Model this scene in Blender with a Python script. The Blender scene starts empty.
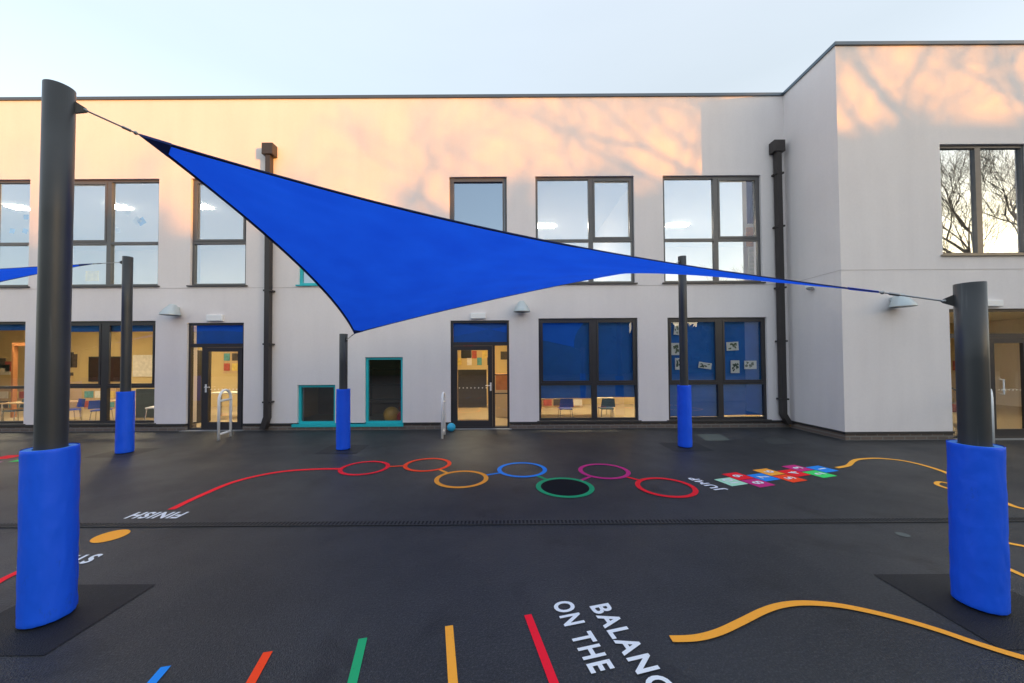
import bpy, bmesh, math, random
from mathutils import Vector, Matrix, noise
random.seed(7)
R = math.radians
sc = bpy.context.scene
COL = sc.collection

# ------------------------------------------------------------------ camera (recovered from the building's vanishing points)
F, CX, CY, CAMZ = 362.0, 508.0, 352.5, 1.68
cam_d = bpy.data.cameras.new('camera')
cam = bpy.data.objects.new('camera', cam_d); COL.objects.link(cam)
cam_d.sensor_width = 36; cam_d.lens = 36 * F / 1024
cam_d.shift_x = (512 - CX) / 1024; cam_d.shift_y = (CY - 341.5) / 1024
cam_d.clip_start = .05; cam_d.clip_end = 2000
ROT = Matrix.Rotation(R(90 + 1.2), 3, 'X') @ Matrix.Rotation(-.006, 3, 'Z')
cam.matrix_world = Matrix.Translation((0, 0, CAMZ)) @ ROT.to_4x4()
sc.camera = cam
def ray(px, py): return ROT @ Vector(((px - CX) / F, -(py - CY) / F, -1))
def gp(px, py):                      # measured point of the ground
    d = ray(px, py); t = -CAMZ / d.z; return (d.x * t, d.y * t)
def wp(px, py, Y):                   # measured point of a vertical plane at distance Y: (x, z)
    d = ray(px, py); t = Y / d.y; return (d.x * t, CAMZ + d.z * t)

# ------------------------------------------------------------------ materials
def mat(name, col, rough=.6, metal=0, spec=.5, nscale=0, namt=.1, bump=0, bscale=200, coord='Object', trans=0, emit=None, estr=0):
    m = bpy.data.materials.new(name); m.use_nodes = True
    nt = m.node_tree; b = nt.nodes['Principled BSDF']
    b.inputs['Base Color'].default_value = (*col, 1); b.inputs['Roughness'].default_value = rough
    b.inputs['Metallic'].default_value = metal; b.inputs['Specular IOR Level'].default_value = spec
    tc = nt.nodes.new('ShaderNodeTexCoord')
    if nscale:
        n = nt.nodes.new('ShaderNodeTexNoise'); n.inputs['Scale'].default_value = nscale; n.inputs['Detail'].default_value = 6
        nt.links.new(tc.outputs[coord], n.inputs['Vector'])
        mx = nt.nodes.new('ShaderNodeMix'); mx.data_type = 'RGBA'
        mx.inputs[6].default_value = (*[c * (1 - namt) for c in col], 1); mx.inputs[7].default_value = (*[min(1, c * (1 + namt)) for c in col], 1)
        nt.links.new(n.outputs['Fac'], mx.inputs[0]); nt.links.new(mx.outputs[2], b.inputs['Base Color'])
    if bump:
        n2 = nt.nodes.new('ShaderNodeTexNoise'); n2.inputs['Scale'].default_value = bscale; n2.inputs['Detail'].default_value = 4
        nt.links.new(tc.outputs[coord], n2.inputs['Vector'])
        bp = nt.nodes.new('ShaderNodeBump'); bp.inputs['Strength'].default_value = bump; bp.inputs['Distance'].default_value = .01
        nt.links.new(n2.outputs['Fac'], bp.inputs['Height']); nt.links.new(bp.outputs['Normal'], b.inputs['Normal'])
    if trans:
        out = nt.nodes['Material Output']; t = nt.nodes.new('ShaderNodeBsdfTranslucent'); t.inputs['Color'].default_value = (*col, 1)
        ms = nt.nodes.new('ShaderNodeMixShader'); ms.inputs[0].default_value = trans
        nt.links.new(b.outputs[0], ms.inputs[1]); nt.links.new(t.outputs[0], ms.inputs[2]); nt.links.new(ms.outputs[0], out.inputs['Surface'])
    if emit:
        b.inputs['Emission Color'].default_value = (*emit, 1); b.inputs['Emission Strength'].default_value = estr
    return m

def render_material():
    m = mat('render_wall', (.70, .655, .655), .9, nscale=0)
    nt = m.node_tree; b = nt.nodes['Principled BSDF']; tc = nt.nodes['Texture Coordinate']
    big = nt.nodes.new('ShaderNodeTexNoise'); big.inputs['Scale'].default_value = .8; big.inputs['Detail'].default_value = 5
    mp = nt.nodes.new('ShaderNodeMapping'); mp.inputs['Scale'].default_value = (3, 3, .35)
    st = nt.nodes.new('ShaderNodeTexNoise'); st.inputs['Scale'].default_value = 1.3; st.inputs['Detail'].default_value = 7
    fine = nt.nodes.new('ShaderNodeTexNoise'); fine.inputs['Scale'].default_value = 160; fine.inputs['Detail'].default_value = 3
    L = nt.links.new
    L(tc.outputs['Object'], big.inputs['Vector']); L(tc.outputs['Object'], mp.inputs['Vector']); L(mp.outputs[0], st.inputs['Vector']); L(tc.outputs['Object'], fine.inputs['Vector'])
    md = nt.nodes.new('ShaderNodeTexNoise'); md.inputs['Scale'].default_value = 22; md.inputs['Detail'].default_value = 8; md.inputs['Roughness'].default_value = .7; L(tc.outputs['Object'], md.inputs['Vector'])
    ma = nt.nodes.new('ShaderNodeMath'); ma.operation = 'MULTIPLY_ADD'; ma.inputs[1].default_value = .8; L(md.outputs['Fac'], ma.inputs[0]); L(st.outputs['Fac'], ma.inputs[2])
    a = nt.nodes.new('ShaderNodeMath'); a.operation = 'ADD'; L(big.outputs['Fac'], a.inputs[0]); L(ma.outputs[0], a.inputs[1])
    c = nt.nodes.new('ShaderNodeMath'); c.operation = 'MULTIPLY_ADD'; L(fine.outputs['Fac'], c.inputs[0]); c.inputs[1].default_value = .5; L(a.outputs[0], c.inputs[2])
    rp = nt.nodes.new('ShaderNodeValToRGB'); rp.color_ramp.elements[0].position = .35; rp.color_ramp.elements[1].position = .9
    rp.color_ramp.elements[0].color = (.73, .69, .70, 1); rp.color_ramp.elements[1].color = (.86, .82, .825, 1)
    h = nt.nodes.new('ShaderNodeMath'); h.operation = 'MULTIPLY'; h.inputs[1].default_value = .39; L(c.outputs[0], h.inputs[0]); L(h.outputs[0], rp.inputs[0])
    L(rp.outputs[0], b.inputs['Base Color'])
    bp = nt.nodes.new('ShaderNodeBump'); bp.inputs['Strength'].default_value = .25; bp.inputs['Distance'].default_value = .004
    L(fine.outputs['Fac'], bp.inputs['Height']); L(bp.outputs['Normal'], b.inputs['Normal'])
    return m

def asphalt_material(name, dark, light, rough=.5, chips=.7):
    m = mat(name, dark, rough, spec=.33)
    nt = m.node_tree; b = nt.nodes['Principled BSDF']; tc = nt.nodes['Texture Coordinate']; L = nt.links.new
    n1 = nt.nodes.new('ShaderNodeTexNoise'); n1.inputs['Scale'].default_value = .55; n1.inputs['Detail'].default_value = 6; n1.inputs['Roughness'].default_value = .6
    n2 = nt.nodes.new('ShaderNodeTexNoise'); n2.inputs['Scale'].default_value = 70; n2.inputs['Detail'].default_value = 5; n2.inputs['Roughness'].default_value = .8
    vo = nt.nodes.new('ShaderNodeTexVoronoi'); vo.inputs['Scale'].default_value = 130
    for n in (n1, n2, vo): L(tc.outputs['Object'], n.inputs['Vector'])
    mx = nt.nodes.new('ShaderNodeMix'); mx.data_type = 'RGBA'; mx.inputs[6].default_value = (*dark, 1); mx.inputs[7].default_value = (*light, 1)
    r1 = nt.nodes.new('ShaderNodeMapRange'); r1.inputs[1].default_value = .3; r1.inputs[2].default_value = .7; L(n1.outputs['Fac'], r1.inputs[0]); L(r1.outputs[0], mx.inputs[0])
    # pale stone chips in the binder
    r2 = nt.nodes.new('ShaderNodeMapRange'); r2.inputs[1].default_value = .50; r2.inputs[2].default_value = .75; r2.inputs[4].default_value = chips; L(n2.outputs['Fac'], r2.inputs[0])
    mc = nt.nodes.new('ShaderNodeMix'); mc.data_type = 'RGBA'; mc.inputs[7].default_value = (.16, .165, .17, 1)
    L(r2.outputs[0], mc.inputs[0]); L(mx.outputs[2], mc.inputs[6])
    # old spills and damp-looking stains with shapes of their own
    n3 = nt.nodes.new('ShaderNodeTexNoise'); n3.inputs['Scale'].default_value = 1.7; n3.inputs['Detail'].default_value = 9; n3.inputs['Roughness'].default_value = .62; n3.inputs['Distortion'].default_value = .6; L(tc.outputs['Object'], n3.inputs['Vector'])
    r3 = nt.nodes.new('ShaderNodeMapRange'); r3.inputs[1].default_value = .56; r3.inputs[2].default_value = .66; r3.inputs[4].default_value = .5; L(n3.outputs['Fac'], r3.inputs[0])
    ms = nt.nodes.new('ShaderNodeMix'); ms.data_type = 'RGBA'; ms.inputs[7].default_value = (*[c * .5 for c in dark], 1); L(r3.outputs[0], ms.inputs[0]); L(mc.outputs[2], ms.inputs[6])
    n4 = nt.nodes.new('ShaderNodeTexNoise'); n4.inputs['Scale'].default_value = 9; n4.inputs['Detail'].default_value = 3; L(tc.outputs['Object'], n4.inputs['Vector'])
    r4 = nt.nodes.new('ShaderNodeMapRange'); r4.inputs[1].default_value = .76; r4.inputs[2].default_value = .80; r4.inputs[4].default_value = .35; L(n4.outputs['Fac'], r4.inputs[0])
    m4 = nt.nodes.new('ShaderNodeMix'); m4.data_type = 'RGBA'; m4.inputs[7].default_value = (.2, .19, .17, 1); L(r4.outputs[0], m4.inputs[0]); L(ms.outputs[2], m4.inputs[6]); L(m4.outputs[2], b.inputs['Base Color'])
    rr = nt.nodes.new('ShaderNodeMapRange'); rr.inputs[1].default_value = .3; rr.inputs[2].default_value = .7; rr.inputs[3].default_value = rough + .1; rr.inputs[4].default_value = rough - .08
    L(n1.outputs['Fac'], rr.inputs[0]); L(rr.outputs[0], b.inputs['Roughness'])
    bp = nt.nodes.new('ShaderNodeBump'); bp.inputs['Strength'].default_value = .5; bp.inputs['Distance'].default_value = .006
    L(vo.outputs['Distance'], bp.inputs['Height']); L(bp.outputs['Normal'], b.inputs['Normal'])
    return m

def glass_material(name, fac, tint=(1, 1, 1), wob=.02, gc=(1, 1, 1)):
    m = bpy.data.materials.new(name); m.use_nodes = True; nt = m.node_tree; nt.nodes.clear(); L = nt.links.new
    out = nt.nodes.new('ShaderNodeOutputMaterial'); t = nt.nodes.new('ShaderNodeBsdfTransparent'); g = nt.nodes.new('ShaderNodeBsdfGlossy')
    t.inputs['Color'].default_value = (*tint, 1); g.inputs['Roughness'].default_value = 0; g.inputs['Color'].default_value = (*gc, 1)
    lw = nt.nodes.new('ShaderNodeLayerWeight'); lw.inputs['Blend'].default_value = .3
    ad = nt.nodes.new('ShaderNodeMath'); ad.operation = 'MULTIPLY_ADD'; ad.inputs[1].default_value = .7; ad.inputs[2].default_value = fac; ad.use_clamp = True
    L(lw.outputs['Fresnel'], ad.inputs[0])
    mx = nt.nodes.new('ShaderNodeMixShader'); L(ad.outputs[0], mx.inputs[0]); L(t.outputs[0], mx.inputs[1]); L(g.outputs[0], mx.inputs[2]); L(mx.outputs[0], out.inputs[0])
    tc = nt.nodes.new('ShaderNodeTexCoord'); n = nt.nodes.new('ShaderNodeTexNoise'); n.inputs['Scale'].default_value = 1.2; n.inputs['Detail'].default_value = 1
    bp = nt.nodes.new('ShaderNodeBump'); bp.inputs['Strength'].default_value = 1; bp.inputs['Distance'].default_value = wob
    L(tc.outputs['Object'], n.inputs['Vector']); L(n.outputs['Fac'], bp.inputs['Height']); L(bp.outputs['Normal'], g.inputs['Normal'])
    return m

def brick_material():
    m = mat('plinth_brick', (.2, .14, .1), .9); nt = m.node_tree; b = nt.nodes['Principled BSDF']; L = nt.links.new
    tc = nt.nodes['Texture Coordinate']; mp = nt.nodes.new('ShaderNodeMapping'); mp.inputs['Rotation'].default_value = (R(90), 0, 0)
    br = nt.nodes.new('ShaderNodeTexBrick'); br.inputs['Scale'].default_value = 1
    br.inputs['Brick Width'].default_value = .225; br.inputs['Row Height'].default_value = .075; br.inputs['Mortar Size'].default_value = .01
    br.inputs['Color1'].default_value = (.17, .13, .11, 1); br.inputs['Color2'].default_value = (.12, .10, .09, 1); br.inputs['Mortar'].default_value = (.2, .19, .18, 1)
    L(tc.outputs['Object'], mp.inputs[0]); L(mp.outputs[0], br.inputs['Vector']); L(br.outputs['Color'], b.inputs['Base Color'])
    return m

def paint(name, col):                # worn thermoplastic paint: small flecks of the asphalt show through
    m = mat(name, col, .75, spec=.2); nt = m.node_tree; b = nt.nodes['Principled BSDF']; L = nt.links.new
    tc = nt.nodes['Texture Coordinate']; n = nt.nodes.new('ShaderNodeTexNoise'); n.inputs['Scale'].default_value = 60; n.inputs['Detail'].default_value = 8; n.inputs['Roughness'].default_value = .75
    L(tc.outputs['Object'], n.inputs['Vector'])
    r = nt.nodes.new('ShaderNodeMapRange'); r.inputs[1].default_value = .58; r.inputs[2].default_value = .76; r.inputs[4].default_value = .7; L(n.outputs['Fac'], r.inputs[0])
    mx = nt.nodes.new('ShaderNodeMix'); mx.data_type = 'RGBA'; mx.inputs[6].default_value = (*col, 1); mx.inputs[7].default_value = (.06, .06, .065, 1)
    L(r.outputs[0], mx.inputs[0]); L(mx.outputs[2], b.inputs['Base Color'])
    return m

WALL = render_material()
ASPH = asphalt_material('asphalt', (.016, .018, .021), (.036, .039, .042), .45, .6)
PATCH = asphalt_material('dark_asphalt', (.006, .007, .009), (.011, .012, .014), .6, .12)
PATCHB = asphalt_material('old_patch_asphalt', (.013, .015, .018), (.022, .025, .028), .55, .4)
GLASS = glass_material('window_glass', .12, wob=.0015)
GLASSU = glass_material('sky_tint_glass', .44, wob=.0015, gc=(.66, .82, 1))  # same glass upstairs, with blue sky reflection put in by tint and strength
BRICK = brick_material()
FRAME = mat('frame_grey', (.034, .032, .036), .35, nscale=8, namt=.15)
FRAMEU = mat('frame_grey_sky_lit', (.10, .10, .105), .3, nscale=8, namt=.15)  # same frames upstairs, paler so the grey carries the sky's reflection
TEAL = mat('frame_teal', (.02, .50, .56), .4)
COPE = mat('coping_metal', (.10, .13, .16), .35, metal=.6)
TRIM = mat('base_trim', (.035, .033, .034), .5)
SILLG = mat('sill_metal', (.06, .055, .055), .4)
PIPE = mat('pipe_metal', (.035, .030, .030), .45, nscale=6, namt=.2)
POLEM = mat('pole_paint', (.036, .040, .044), .42, nscale=5, namt=.25)
def scratches(m):
    nt = m.node_tree; b = nt.nodes['Principled BSDF']; L = nt.links.new; tc = nt.nodes['Texture Coordinate']
    mp = nt.nodes.new('ShaderNodeMapping'); mp.inputs['Scale'].default_value = (30, 30, 1.2); mp.inputs['Rotation'].default_value = (.06, .05, 0); n = nt.nodes.new('ShaderNodeTexNoise'); n.inputs['Scale'].default_value = 1; n.inputs['Detail'].default_value = 4
    L(tc.outputs['Object'], mp.inputs[0]); L(mp.outputs[0], n.inputs['Vector'])
    r = nt.nodes.new('ShaderNodeMapRange'); r.inputs[1].default_value = .66; r.inputs[2].default_value = .74; r.inputs[4].default_value = .3; L(n.outputs['Fac'], r.inputs[0])
    old = b.inputs['Base Color'].links[0].from_socket; mx = nt.nodes.new('ShaderNodeMix'); mx.data_type = 'RGBA'; mx.inputs[7].default_value = (.16, .17, .18, 1)
    L(r.outputs[0], mx.inputs[0]); L(old, mx.inputs[6]); L(mx.outputs[2], b.inputs['Base Color'])
scratches(POLEM)
def pad_material(name, col):
    m = mat(name, col, .5, spec=.3, nscale=4, namt=.12, bump=.6, bscale=8); nt = m.node_tree; b = nt.nodes['Principled BSDF']; L = nt.links.new
    tc = nt.nodes['Texture Coordinate']; n = nt.nodes.new('ShaderNodeTexNoise'); n.inputs['Scale'].default_value = 14; n.inputs['Detail'].default_value = 10; n.inputs['Roughness'].default_value = .75
    mp = nt.nodes.new('ShaderNodeMapping'); mp.inputs['Scale'].default_value = (1, 1, .35); L(tc.outputs['Object'], mp.inputs[0]); L(mp.outputs[0], n.inputs['Vector'])
    r = nt.nodes.new('ShaderNodeMapRange'); r.inputs[1].default_value = .60; r.inputs[2].default_value = .72; r.inputs[4].default_value = .45; L(n.outputs['Fac'], r.inputs[0])
    old = b.inputs['Base Color'].links[0].from_socket; mx = nt.nodes.new('ShaderNodeMix'); mx.data_type = 'RGBA'; mx.inputs[7].default_value = (.02, .05, .22, 1)
    L(r.outputs[0], mx.inputs[0]); L(old, mx.inputs[6]); L(mx.outputs[2], b.inputs['Base Color']); return m
PAD = pad_material('pad_vinyl', (.010, .115, .95))
PADRIM = mat('pad_foam', (.05, .25, .75), .7)
def sail_material():
    m = mat('sail_cloth', (.006, .075, .80), .75, spec=.25, trans=.66)
    nt = m.node_tree; b = nt.nodes['Principled BSDF']; L = nt.links.new; tc = nt.nodes['Texture Coordinate']
    w = nt.nodes.new('ShaderNodeTexWave'); w.wave_type = 'BANDS'; w.bands_direction = 'X'; w.inputs['Scale'].default_value = 40; w.inputs['Distortion'].default_value = .4
    n = nt.nodes.new('ShaderNodeTexNoise'); n.inputs['Scale'].default_value = 2.2; n.inputs['Detail'].default_value = 5
    L(tc.outputs['Object'], w.inputs[0]); L(tc.outputs['Object'], n.inputs['Vector'])
    a = nt.nodes.new('ShaderNodeMath'); a.operation = 'MULTIPLY_ADD'; a.inputs[1].default_value = .25; L(w.outputs['Fac'], a.inputs[0]); L(n.outputs['Fac'], a.inputs[2])
    mx = nt.nodes.new('ShaderNodeMix'); mx.data_type = 'RGBA'; mx.inputs[6].default_value = (.008, .075, .78, 1); mx.inputs[7].default_value = (.014, .135, 1, 1)
    L(a.outputs[0], mx.inputs[0]); L(mx.outputs[2], b.inputs['Base Color'])
    t = [x for x in nt.nodes if x.type == 'BSDF_TRANSLUCENT'][0]; L(mx.outputs[2], t.inputs['Color'])
    return m
SAIL = sail_material()
WEB = mat('webbing_navy', (.005, .02, .13), .7)
CORNER = mat('corner_navy', (.006, .04, .30), .7)
STEEL = mat('steel_wire', (.35, .36, .37), .3, metal=1)
BLACKM = mat('black_steel', (.02, .02, .022), .45)
WHITE = mat('white_paint', (.84, .86, .88), .4)
LAMP = mat('lamp_silver', (.50, .57, .60), .35, metal=.2)
BLIND = mat('blind_blue', (.008, .11, .46), .8, nscale=3, namt=.25, trans=.12)
BLINDT = mat('transom_blind_lit', (.012, .16, .68), .7, nscale=3, namt=.15)  # brighter copy of the blind blue, standing in for light on the transoms
CREAM = mat('cream_plaster', (.60, .45, .21), .85, nscale=1.5, namt=.05)
CREAMUP = mat('pale_plaster', (.80, .74, .66), .85, nscale=1.5, namt=.05)
FLOORI = mat('vinyl_floor', (.42, .33, .20), .5, nscale=3, namt=.1)
CEIL = mat('ceiling_white', (.75, .73, .70), .9)
DARKROOM = mat('dark_wall', (.30, .19, .13), .9, nscale=2, namt=.3)
LITW = mat('light_panel', (.9, .9, .9), .5, emit=(1, .86, .58), estr=17)
LITU = mat('light_strip', (.9, .9, .9), .5, emit=(1, .92, .78), estr=38)
def emat(): return None

# ------------------------------------------------------------------ mesh helpers
def obj(name, bm, m, parent=None, smooth=False, loc=None, keep=False):
    me = bpy.data.meshes.new(name)
    if not keep: bmesh.ops.recalc_face_normals(bm, faces=bm.faces[:])
    bm.to_mesh(me); bm.free()
    if smooth: me.shade_smooth()
    me.materials.append(m); o = bpy.data.objects.new(name, me); COL.objects.link(o)
    if parent: o.parent = parent
    if loc: o.location = loc
    return o
def empty(name, loc=(0, 0, 0), rz=0):
    o = bpy.data.objects.new(name, None); COL.objects.link(o); o.location = loc; o.rotation_euler.z = rz; return o
def tag(o, label=None, cat=None, group=None, kind=None):
    if label: o['label'] = label
    if cat: o['category'] = cat
    if group: o['group'] = group
    if kind: o['kind'] = kind
    return o
def copy_tree(o, parent=None):
    c = o.copy(); COL.objects.link(c)
    if parent: c.parent = parent
    for ch in list(o.children): copy_tree(ch, c)
    return c
def box(bm, x0, x1, y0, y1, z0, z1, bev=0):
    vs = [bm.verts.new((x, y, z)) for x in (x0, x1) for y in (y0, y1) for z in (z0, z1)]
    fs = [bm.faces.new([vs[i] for i in q]) for q in ((0, 1, 3, 2), (4, 6, 7, 5), (0, 4, 5, 1), (2, 3, 7, 6), (0, 2, 6, 4), (1, 5, 7, 3))]
    if bev:
        es = list({e for f in fs for e in f.edges}); bmesh.ops.bevel(bm, geom=es, offset=bev, segments=2, affect='EDGES', profile=.5)
def B(*boxes, bev=0):
    bm = bmesh.new()
    for b in boxes: box(bm, *b, bev=bev)
    return bm
def tube(bm, pts, r, n=10, cap=True):
    pts = [Vector(p) for p in pts]; rs = r if isinstance(r, (list, tuple)) else [r] * len(pts); rings = []
    up = None
    for i, p in enumerate(pts):
        d = (pts[min(i + 1, len(pts) - 1)] - pts[max(i - 1, 0)]).normalized()
        if up is None: up = Vector((0, 0, 1)) if abs(d.z) < .9 else Vector((1, 0, 0))
        a = d.cross(up).normalized(); b = a.cross(d).normalized(); up = b
        rings.append([bm.verts.new(p + (a * math.cos(t) + b * math.sin(t)) * rs[i]) for t in [2 * math.pi * k / n for k in range(n)]])
    for A, C in zip(rings, rings[1:]):
        for k in range(n): bm.faces.new((A[k], A[(k + 1) % n], C[(k + 1) % n], C[k]))
    if cap and n > 2:
        bm.faces.new(rings[0]); bm.faces.new(rings[-1])
def lathe(bm, prof, n=32, cx=0, cy=0, disp=None, closed=False):
    rings = []
    for r, z in prof:
        ring = []
        for k in range(n):
            t = 2 * math.pi * k / n; rr = r + (disp(t, z) if disp else 0)
            ring.append(bm.verts.new((cx + rr * math.cos(t), cy + rr * math.sin(t), z)))
        rings.append(ring)
    for A, C in zip(rings, rings[1:]):
        for k in range(n): bm.faces.new((A[k], A[(k + 1) % n], C[(k + 1) % n], C[k]))
    if not closed:
        if prof[0][0] > 1e-4: bm.faces.new(rings[0])
        if prof[-1][0] > 1e-4: bm.faces.new(rings[-1])
def sphere(r, c, seg=24):
    bm = bmesh.new(); bmesh.ops.create_uvsphere(bm, u_segments=seg, v_segments=seg // 2, radius=r); bmesh.ops.translate(bm, verts=bm.verts, vec=c); return bm

# ------------------------------------------------------------------ ground
GROUND = bmesh.new()
vs = [GROUND.verts.new(p) for p in ((-400, -400, 0), (400, -400, 0), (400, 400, 0), (-400, 400, 0))]; GROUND.faces.new(vs)
ground = tag(obj('ground', GROUND, ASPH), kind='structure')
PC = dict(red=(.92, .015, .03), orange=(1, .42, .045), orangered=(1, .07, .015), blue=(.02, .27, .85), green=(.02, .40, .16), magenta=(.60, .03, .22),
          white=(.80, .85, .90), mint=(.45, .85, .60), lime=(.06, .75, .17), yellow=(1, .47, .06), crimson=(.90, .012, .035), pink=(.65, .25, .5))
PM = {k: paint('paint_' + k, v) for k, v in PC.items()}
def part(name, bm, m, label=None, parent=None):
    o = obj(name, bm, m, parent or ground)
    if label: o['label'] = label
    return o
def smooth_line(pts, k=6):
    P = [Vector((*p, 0)) for p in pts]
    if len(P) < 3: return P
    out = []
    for i in range(len(P) - 1):
        p0 = P[max(i - 1, 0)]; p1 = P[i]; p2 = P[i + 1]; p3 = P[min(i + 2, len(P) - 1)]
        for j in range(k):
            t = j / k
            out.append(.5 * ((2 * p1) + (p2 - p0) * t + (2 * p0 - 5 * p1 + 4 * p2 - p3) * t * t + (3 * p1 - p0 - 3 * p2 + p3) * t ** 3))
    out.append(P[-1]); return out
def ribbon(pts, w, z=.004):
    P = smooth_line(pts); bm = bmesh.new(); prev = None
    for i, p in enumerate(P):
        d = (P[min(i + 1, len(P) - 1)] - P[max(i - 1, 0)]).normalized(); n = Vector((-d.y, d.x, 0)) * w / 2
        a = bm.verts.new((p.x + n.x, p.y + n.y, z)); b = bm.verts.new((p.x - n.x, p.y - n.y, z))
        if prev: bm.faces.new((prev[0], prev[1], b, a))
        prev = (a, b)
    return bm
def disc(c, r, z=.004, n=48):
    bm = bmesh.new(); bm.faces.new([bm.verts.new((c[0] + r * math.cos(2 * math.pi * k / n), c[1] + r * math.sin(2 * math.pi * k / n), z)) for k in range(n)]); return bm
def annulus(c, r0, r1, z=.004, n=64):
    bm = bmesh.new(); A = []; C = []
    for k in range(n):
        t = 2 * math.pi * k / n
        A.append(bm.verts.new((c[0] + r0 * math.cos(t), c[1] + r0 * math.sin(t), z))); C.append(bm.verts.new((c[0] + r1 * math.cos(t), c[1] + r1 * math.sin(t), z)))
    for k in range(n): bm.faces.new((A[k], A[(k + 1) % n], C[(k + 1) % n], C[k]))
    return bm
def quad(pts, z=.004):
    bm = bmesh.new(); bm.faces.new([bm.verts.new((p[0], p[1], z)) for p in pts]); return bm
def text_mesh(s, size, bold=.012, width=1.0, space=1.0, align='LEFT'):
    cu = bpy.data.curves.new('t', 'FONT'); cu.body = s; cu.size = size; cu.offset = bold * size; cu.align_x = align; cu.space_character = space; cu.resolution_u = 4
    to = bpy.data.objects.new('t', cu); COL.objects.link(to); bpy.context.view_layer.update()
    me = bpy.data.meshes.new_from_object(to.evaluated_get(bpy.context.evaluated_depsgraph_get())); bpy.data.objects.remove(to)
    bm = bmesh.new(); bm.from_mesh(me); bpy.data.meshes.remove(me)
    bmesh.ops.scale(bm, vec=(width, 1, 1), verts=bm.verts)
    return bm
def lettering(s, pos, ang, size, m, z=.006, width=1.0, parent=None, name='lettering', label=None, fit=None, align='LEFT', bold=.02, space=1.0):
    bm = text_mesh(s, size, bold, width, space, align)
    if fit:
        xs = [v.co.x for v in bm.verts]; L = max(xs) - min(xs); bmesh.ops.scale(bm, vec=(fit / L, 1, 1), verts=bm.verts)
    bmesh.ops.rotate(bm, cent=(0, 0, 0), matrix=Matrix.Rotation(ang, 3, 'Z'), verts=bm.verts)
    bmesh.ops.translate(bm, vec=(pos[0], pos[1], z), verts=bm.verts)
    return part(name, bm, m, label, parent)

# dark square patches round the pole feet
POLES = {'fl': (-3.045, 2.42), 'fr': (3.19, 2.49), 'bl': (-7.13, 6.76), 'bc': (-3.15, 6.93), 'br': (3.376, 6.96)}
for k, (x0, x1, y0, y1) in {'fl': (-3.42, -2.67, 2.11, 2.77), 'fr': (2.82, 3.60, 2.11, 2.84), 'bl': (-7.5, -6.76, 6.42, 7.1), 'bc': (-3.52, -2.77, 6.6, 7.27), 'br': (3.0, 3.75, 6.62, 7.3)}.items():
    part('asphalt_patch', quad([(x0, y0), (x1, y0), (x1, y1), (x0, y1)]), PATCH if k[0] == 'f' else PATCHB)
# utility covers
COVER = mat('cover_concrete', (.11, .13, .12), .8, nscale=20, namt=.3)
part('manhole_cover', quad([gp(697, 434.5), gp(719, 434), (gp(731, 440.5)), gp(706, 441)]), COVER)
part('manhole_cover', quad([gp(758, 438), gp(780, 437.5), gp(797, 444), gp(772, 445)]), mat('cover_tarmac', (.035, .04, .042), .7, nscale=20, namt=.3))
part('manhole_cover', disc(gp(903, 535), .05), COVER, 'small pale round cover in the tarmac')
# drain
dch = part('drain_channel', quad([(-14, 3.72), (14, 3.72), (14, 3.82), (-14, 3.82)]), mat('drain_dark', (.008, .008, .009), .8))
bm = bmesh.new(); x = -7.0
while x < 7.0:
    box(bm, x, x + .018, 3.735, 3.805, .005, .009); x += .04
box(bm, -14, 14, 3.722, 3.735, .002, .009); box(bm, -14, 14, 3.805, 3.818, .002, .009)
obj('grate', bm, mat('drain_iron', (.022, .025, .028), .5, nscale=30, namt=.3), dch)

# circles and their links
rings = [((337.6, 391.5, 460.6, 476.7), 'crimson'), ((403, 452.2, 457.8, 472.8), 'orangered'), ((433.4, 489.7, 470.6, 489), 'orange'),
         ((496.3, 547.8, 462.2, 478.4), 'blue'), ((535.3, 594.4, 477.8, 498.4), 'green'), ((577, 631, 463.4, 480.3), 'magenta'), ((633.8, 697.8, 477.5, 498.8), 'red')]
cs = []
for (a, b, t, d), c in rings:
    y = (gp((a + b) / 2, t)[1] + gp((a + b) / 2, d)[1]) / 2
    r0 = ray((a + b) / 2, (t + d) / 2); x = r0.x / r0.y * y
    cs.append((x, y)); part('ring_marking', annulus((x, y), .316, .381, .006), PM[c], {'crimson': 'crimson', 'orangered': 'orange red'}.get(c, c) + ' painted ring')
part('disc_marking', disc(cs[4], .315, .004), mat('paint_black', (.006, .008, .012), .8, spec=.15), 'black painted disc inside the green ring')
for i, c in enumerate(['orangered', 'orange', 'blue', 'green', 'magenta', 'red']):
    a = Vector(cs[i]); b = Vector(cs[i + 1]); d = (b - a).normalized()
    part('link_marking', ribbon([a + d * .375, b - d * min(.375, (b - a).length - .40)], .05), PM[c])
part('line_marking', ribbon([gp(*p) for p in ((171, 509.8), (200.8, 495.7), (236, 481.5), (276, 472.6), (310, 469.6), (340, 469))], .08), PM['red'], 'long curved red line')
part('line_marking', ribbon([gp(*p) for p in ((836.7, 468), (848, 465.7), (853, 461.5), (860, 459.3), (880, 458.6), (909, 462), (944, 472), (975, 488), (1006.6, 503.6), (1024, 509), (1060, 515))], .065), PM['yellow'], 'long wavy yellow line beyond the drain')
part('line_marking', ribbon([gp(*p) for p in ((950, 484), (940, 482), (936.5, 484), (942, 486.8), (960, 492))], .05), PM['yellow'], 'small curl of yellow line')
part('line_marking', ribbon([gp(975, 537), gp(1007.4, 543.3), gp(1040, 549.5)], .05), PM['yellow'], 'short straight yellow line at the right')
part('line_marking', ribbon([gp(985, 558), gp(1008.5, 569.3), gp(1040, 583)], .05), PM['yellow'], 'short slanting yellow line by the right pole')
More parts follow.
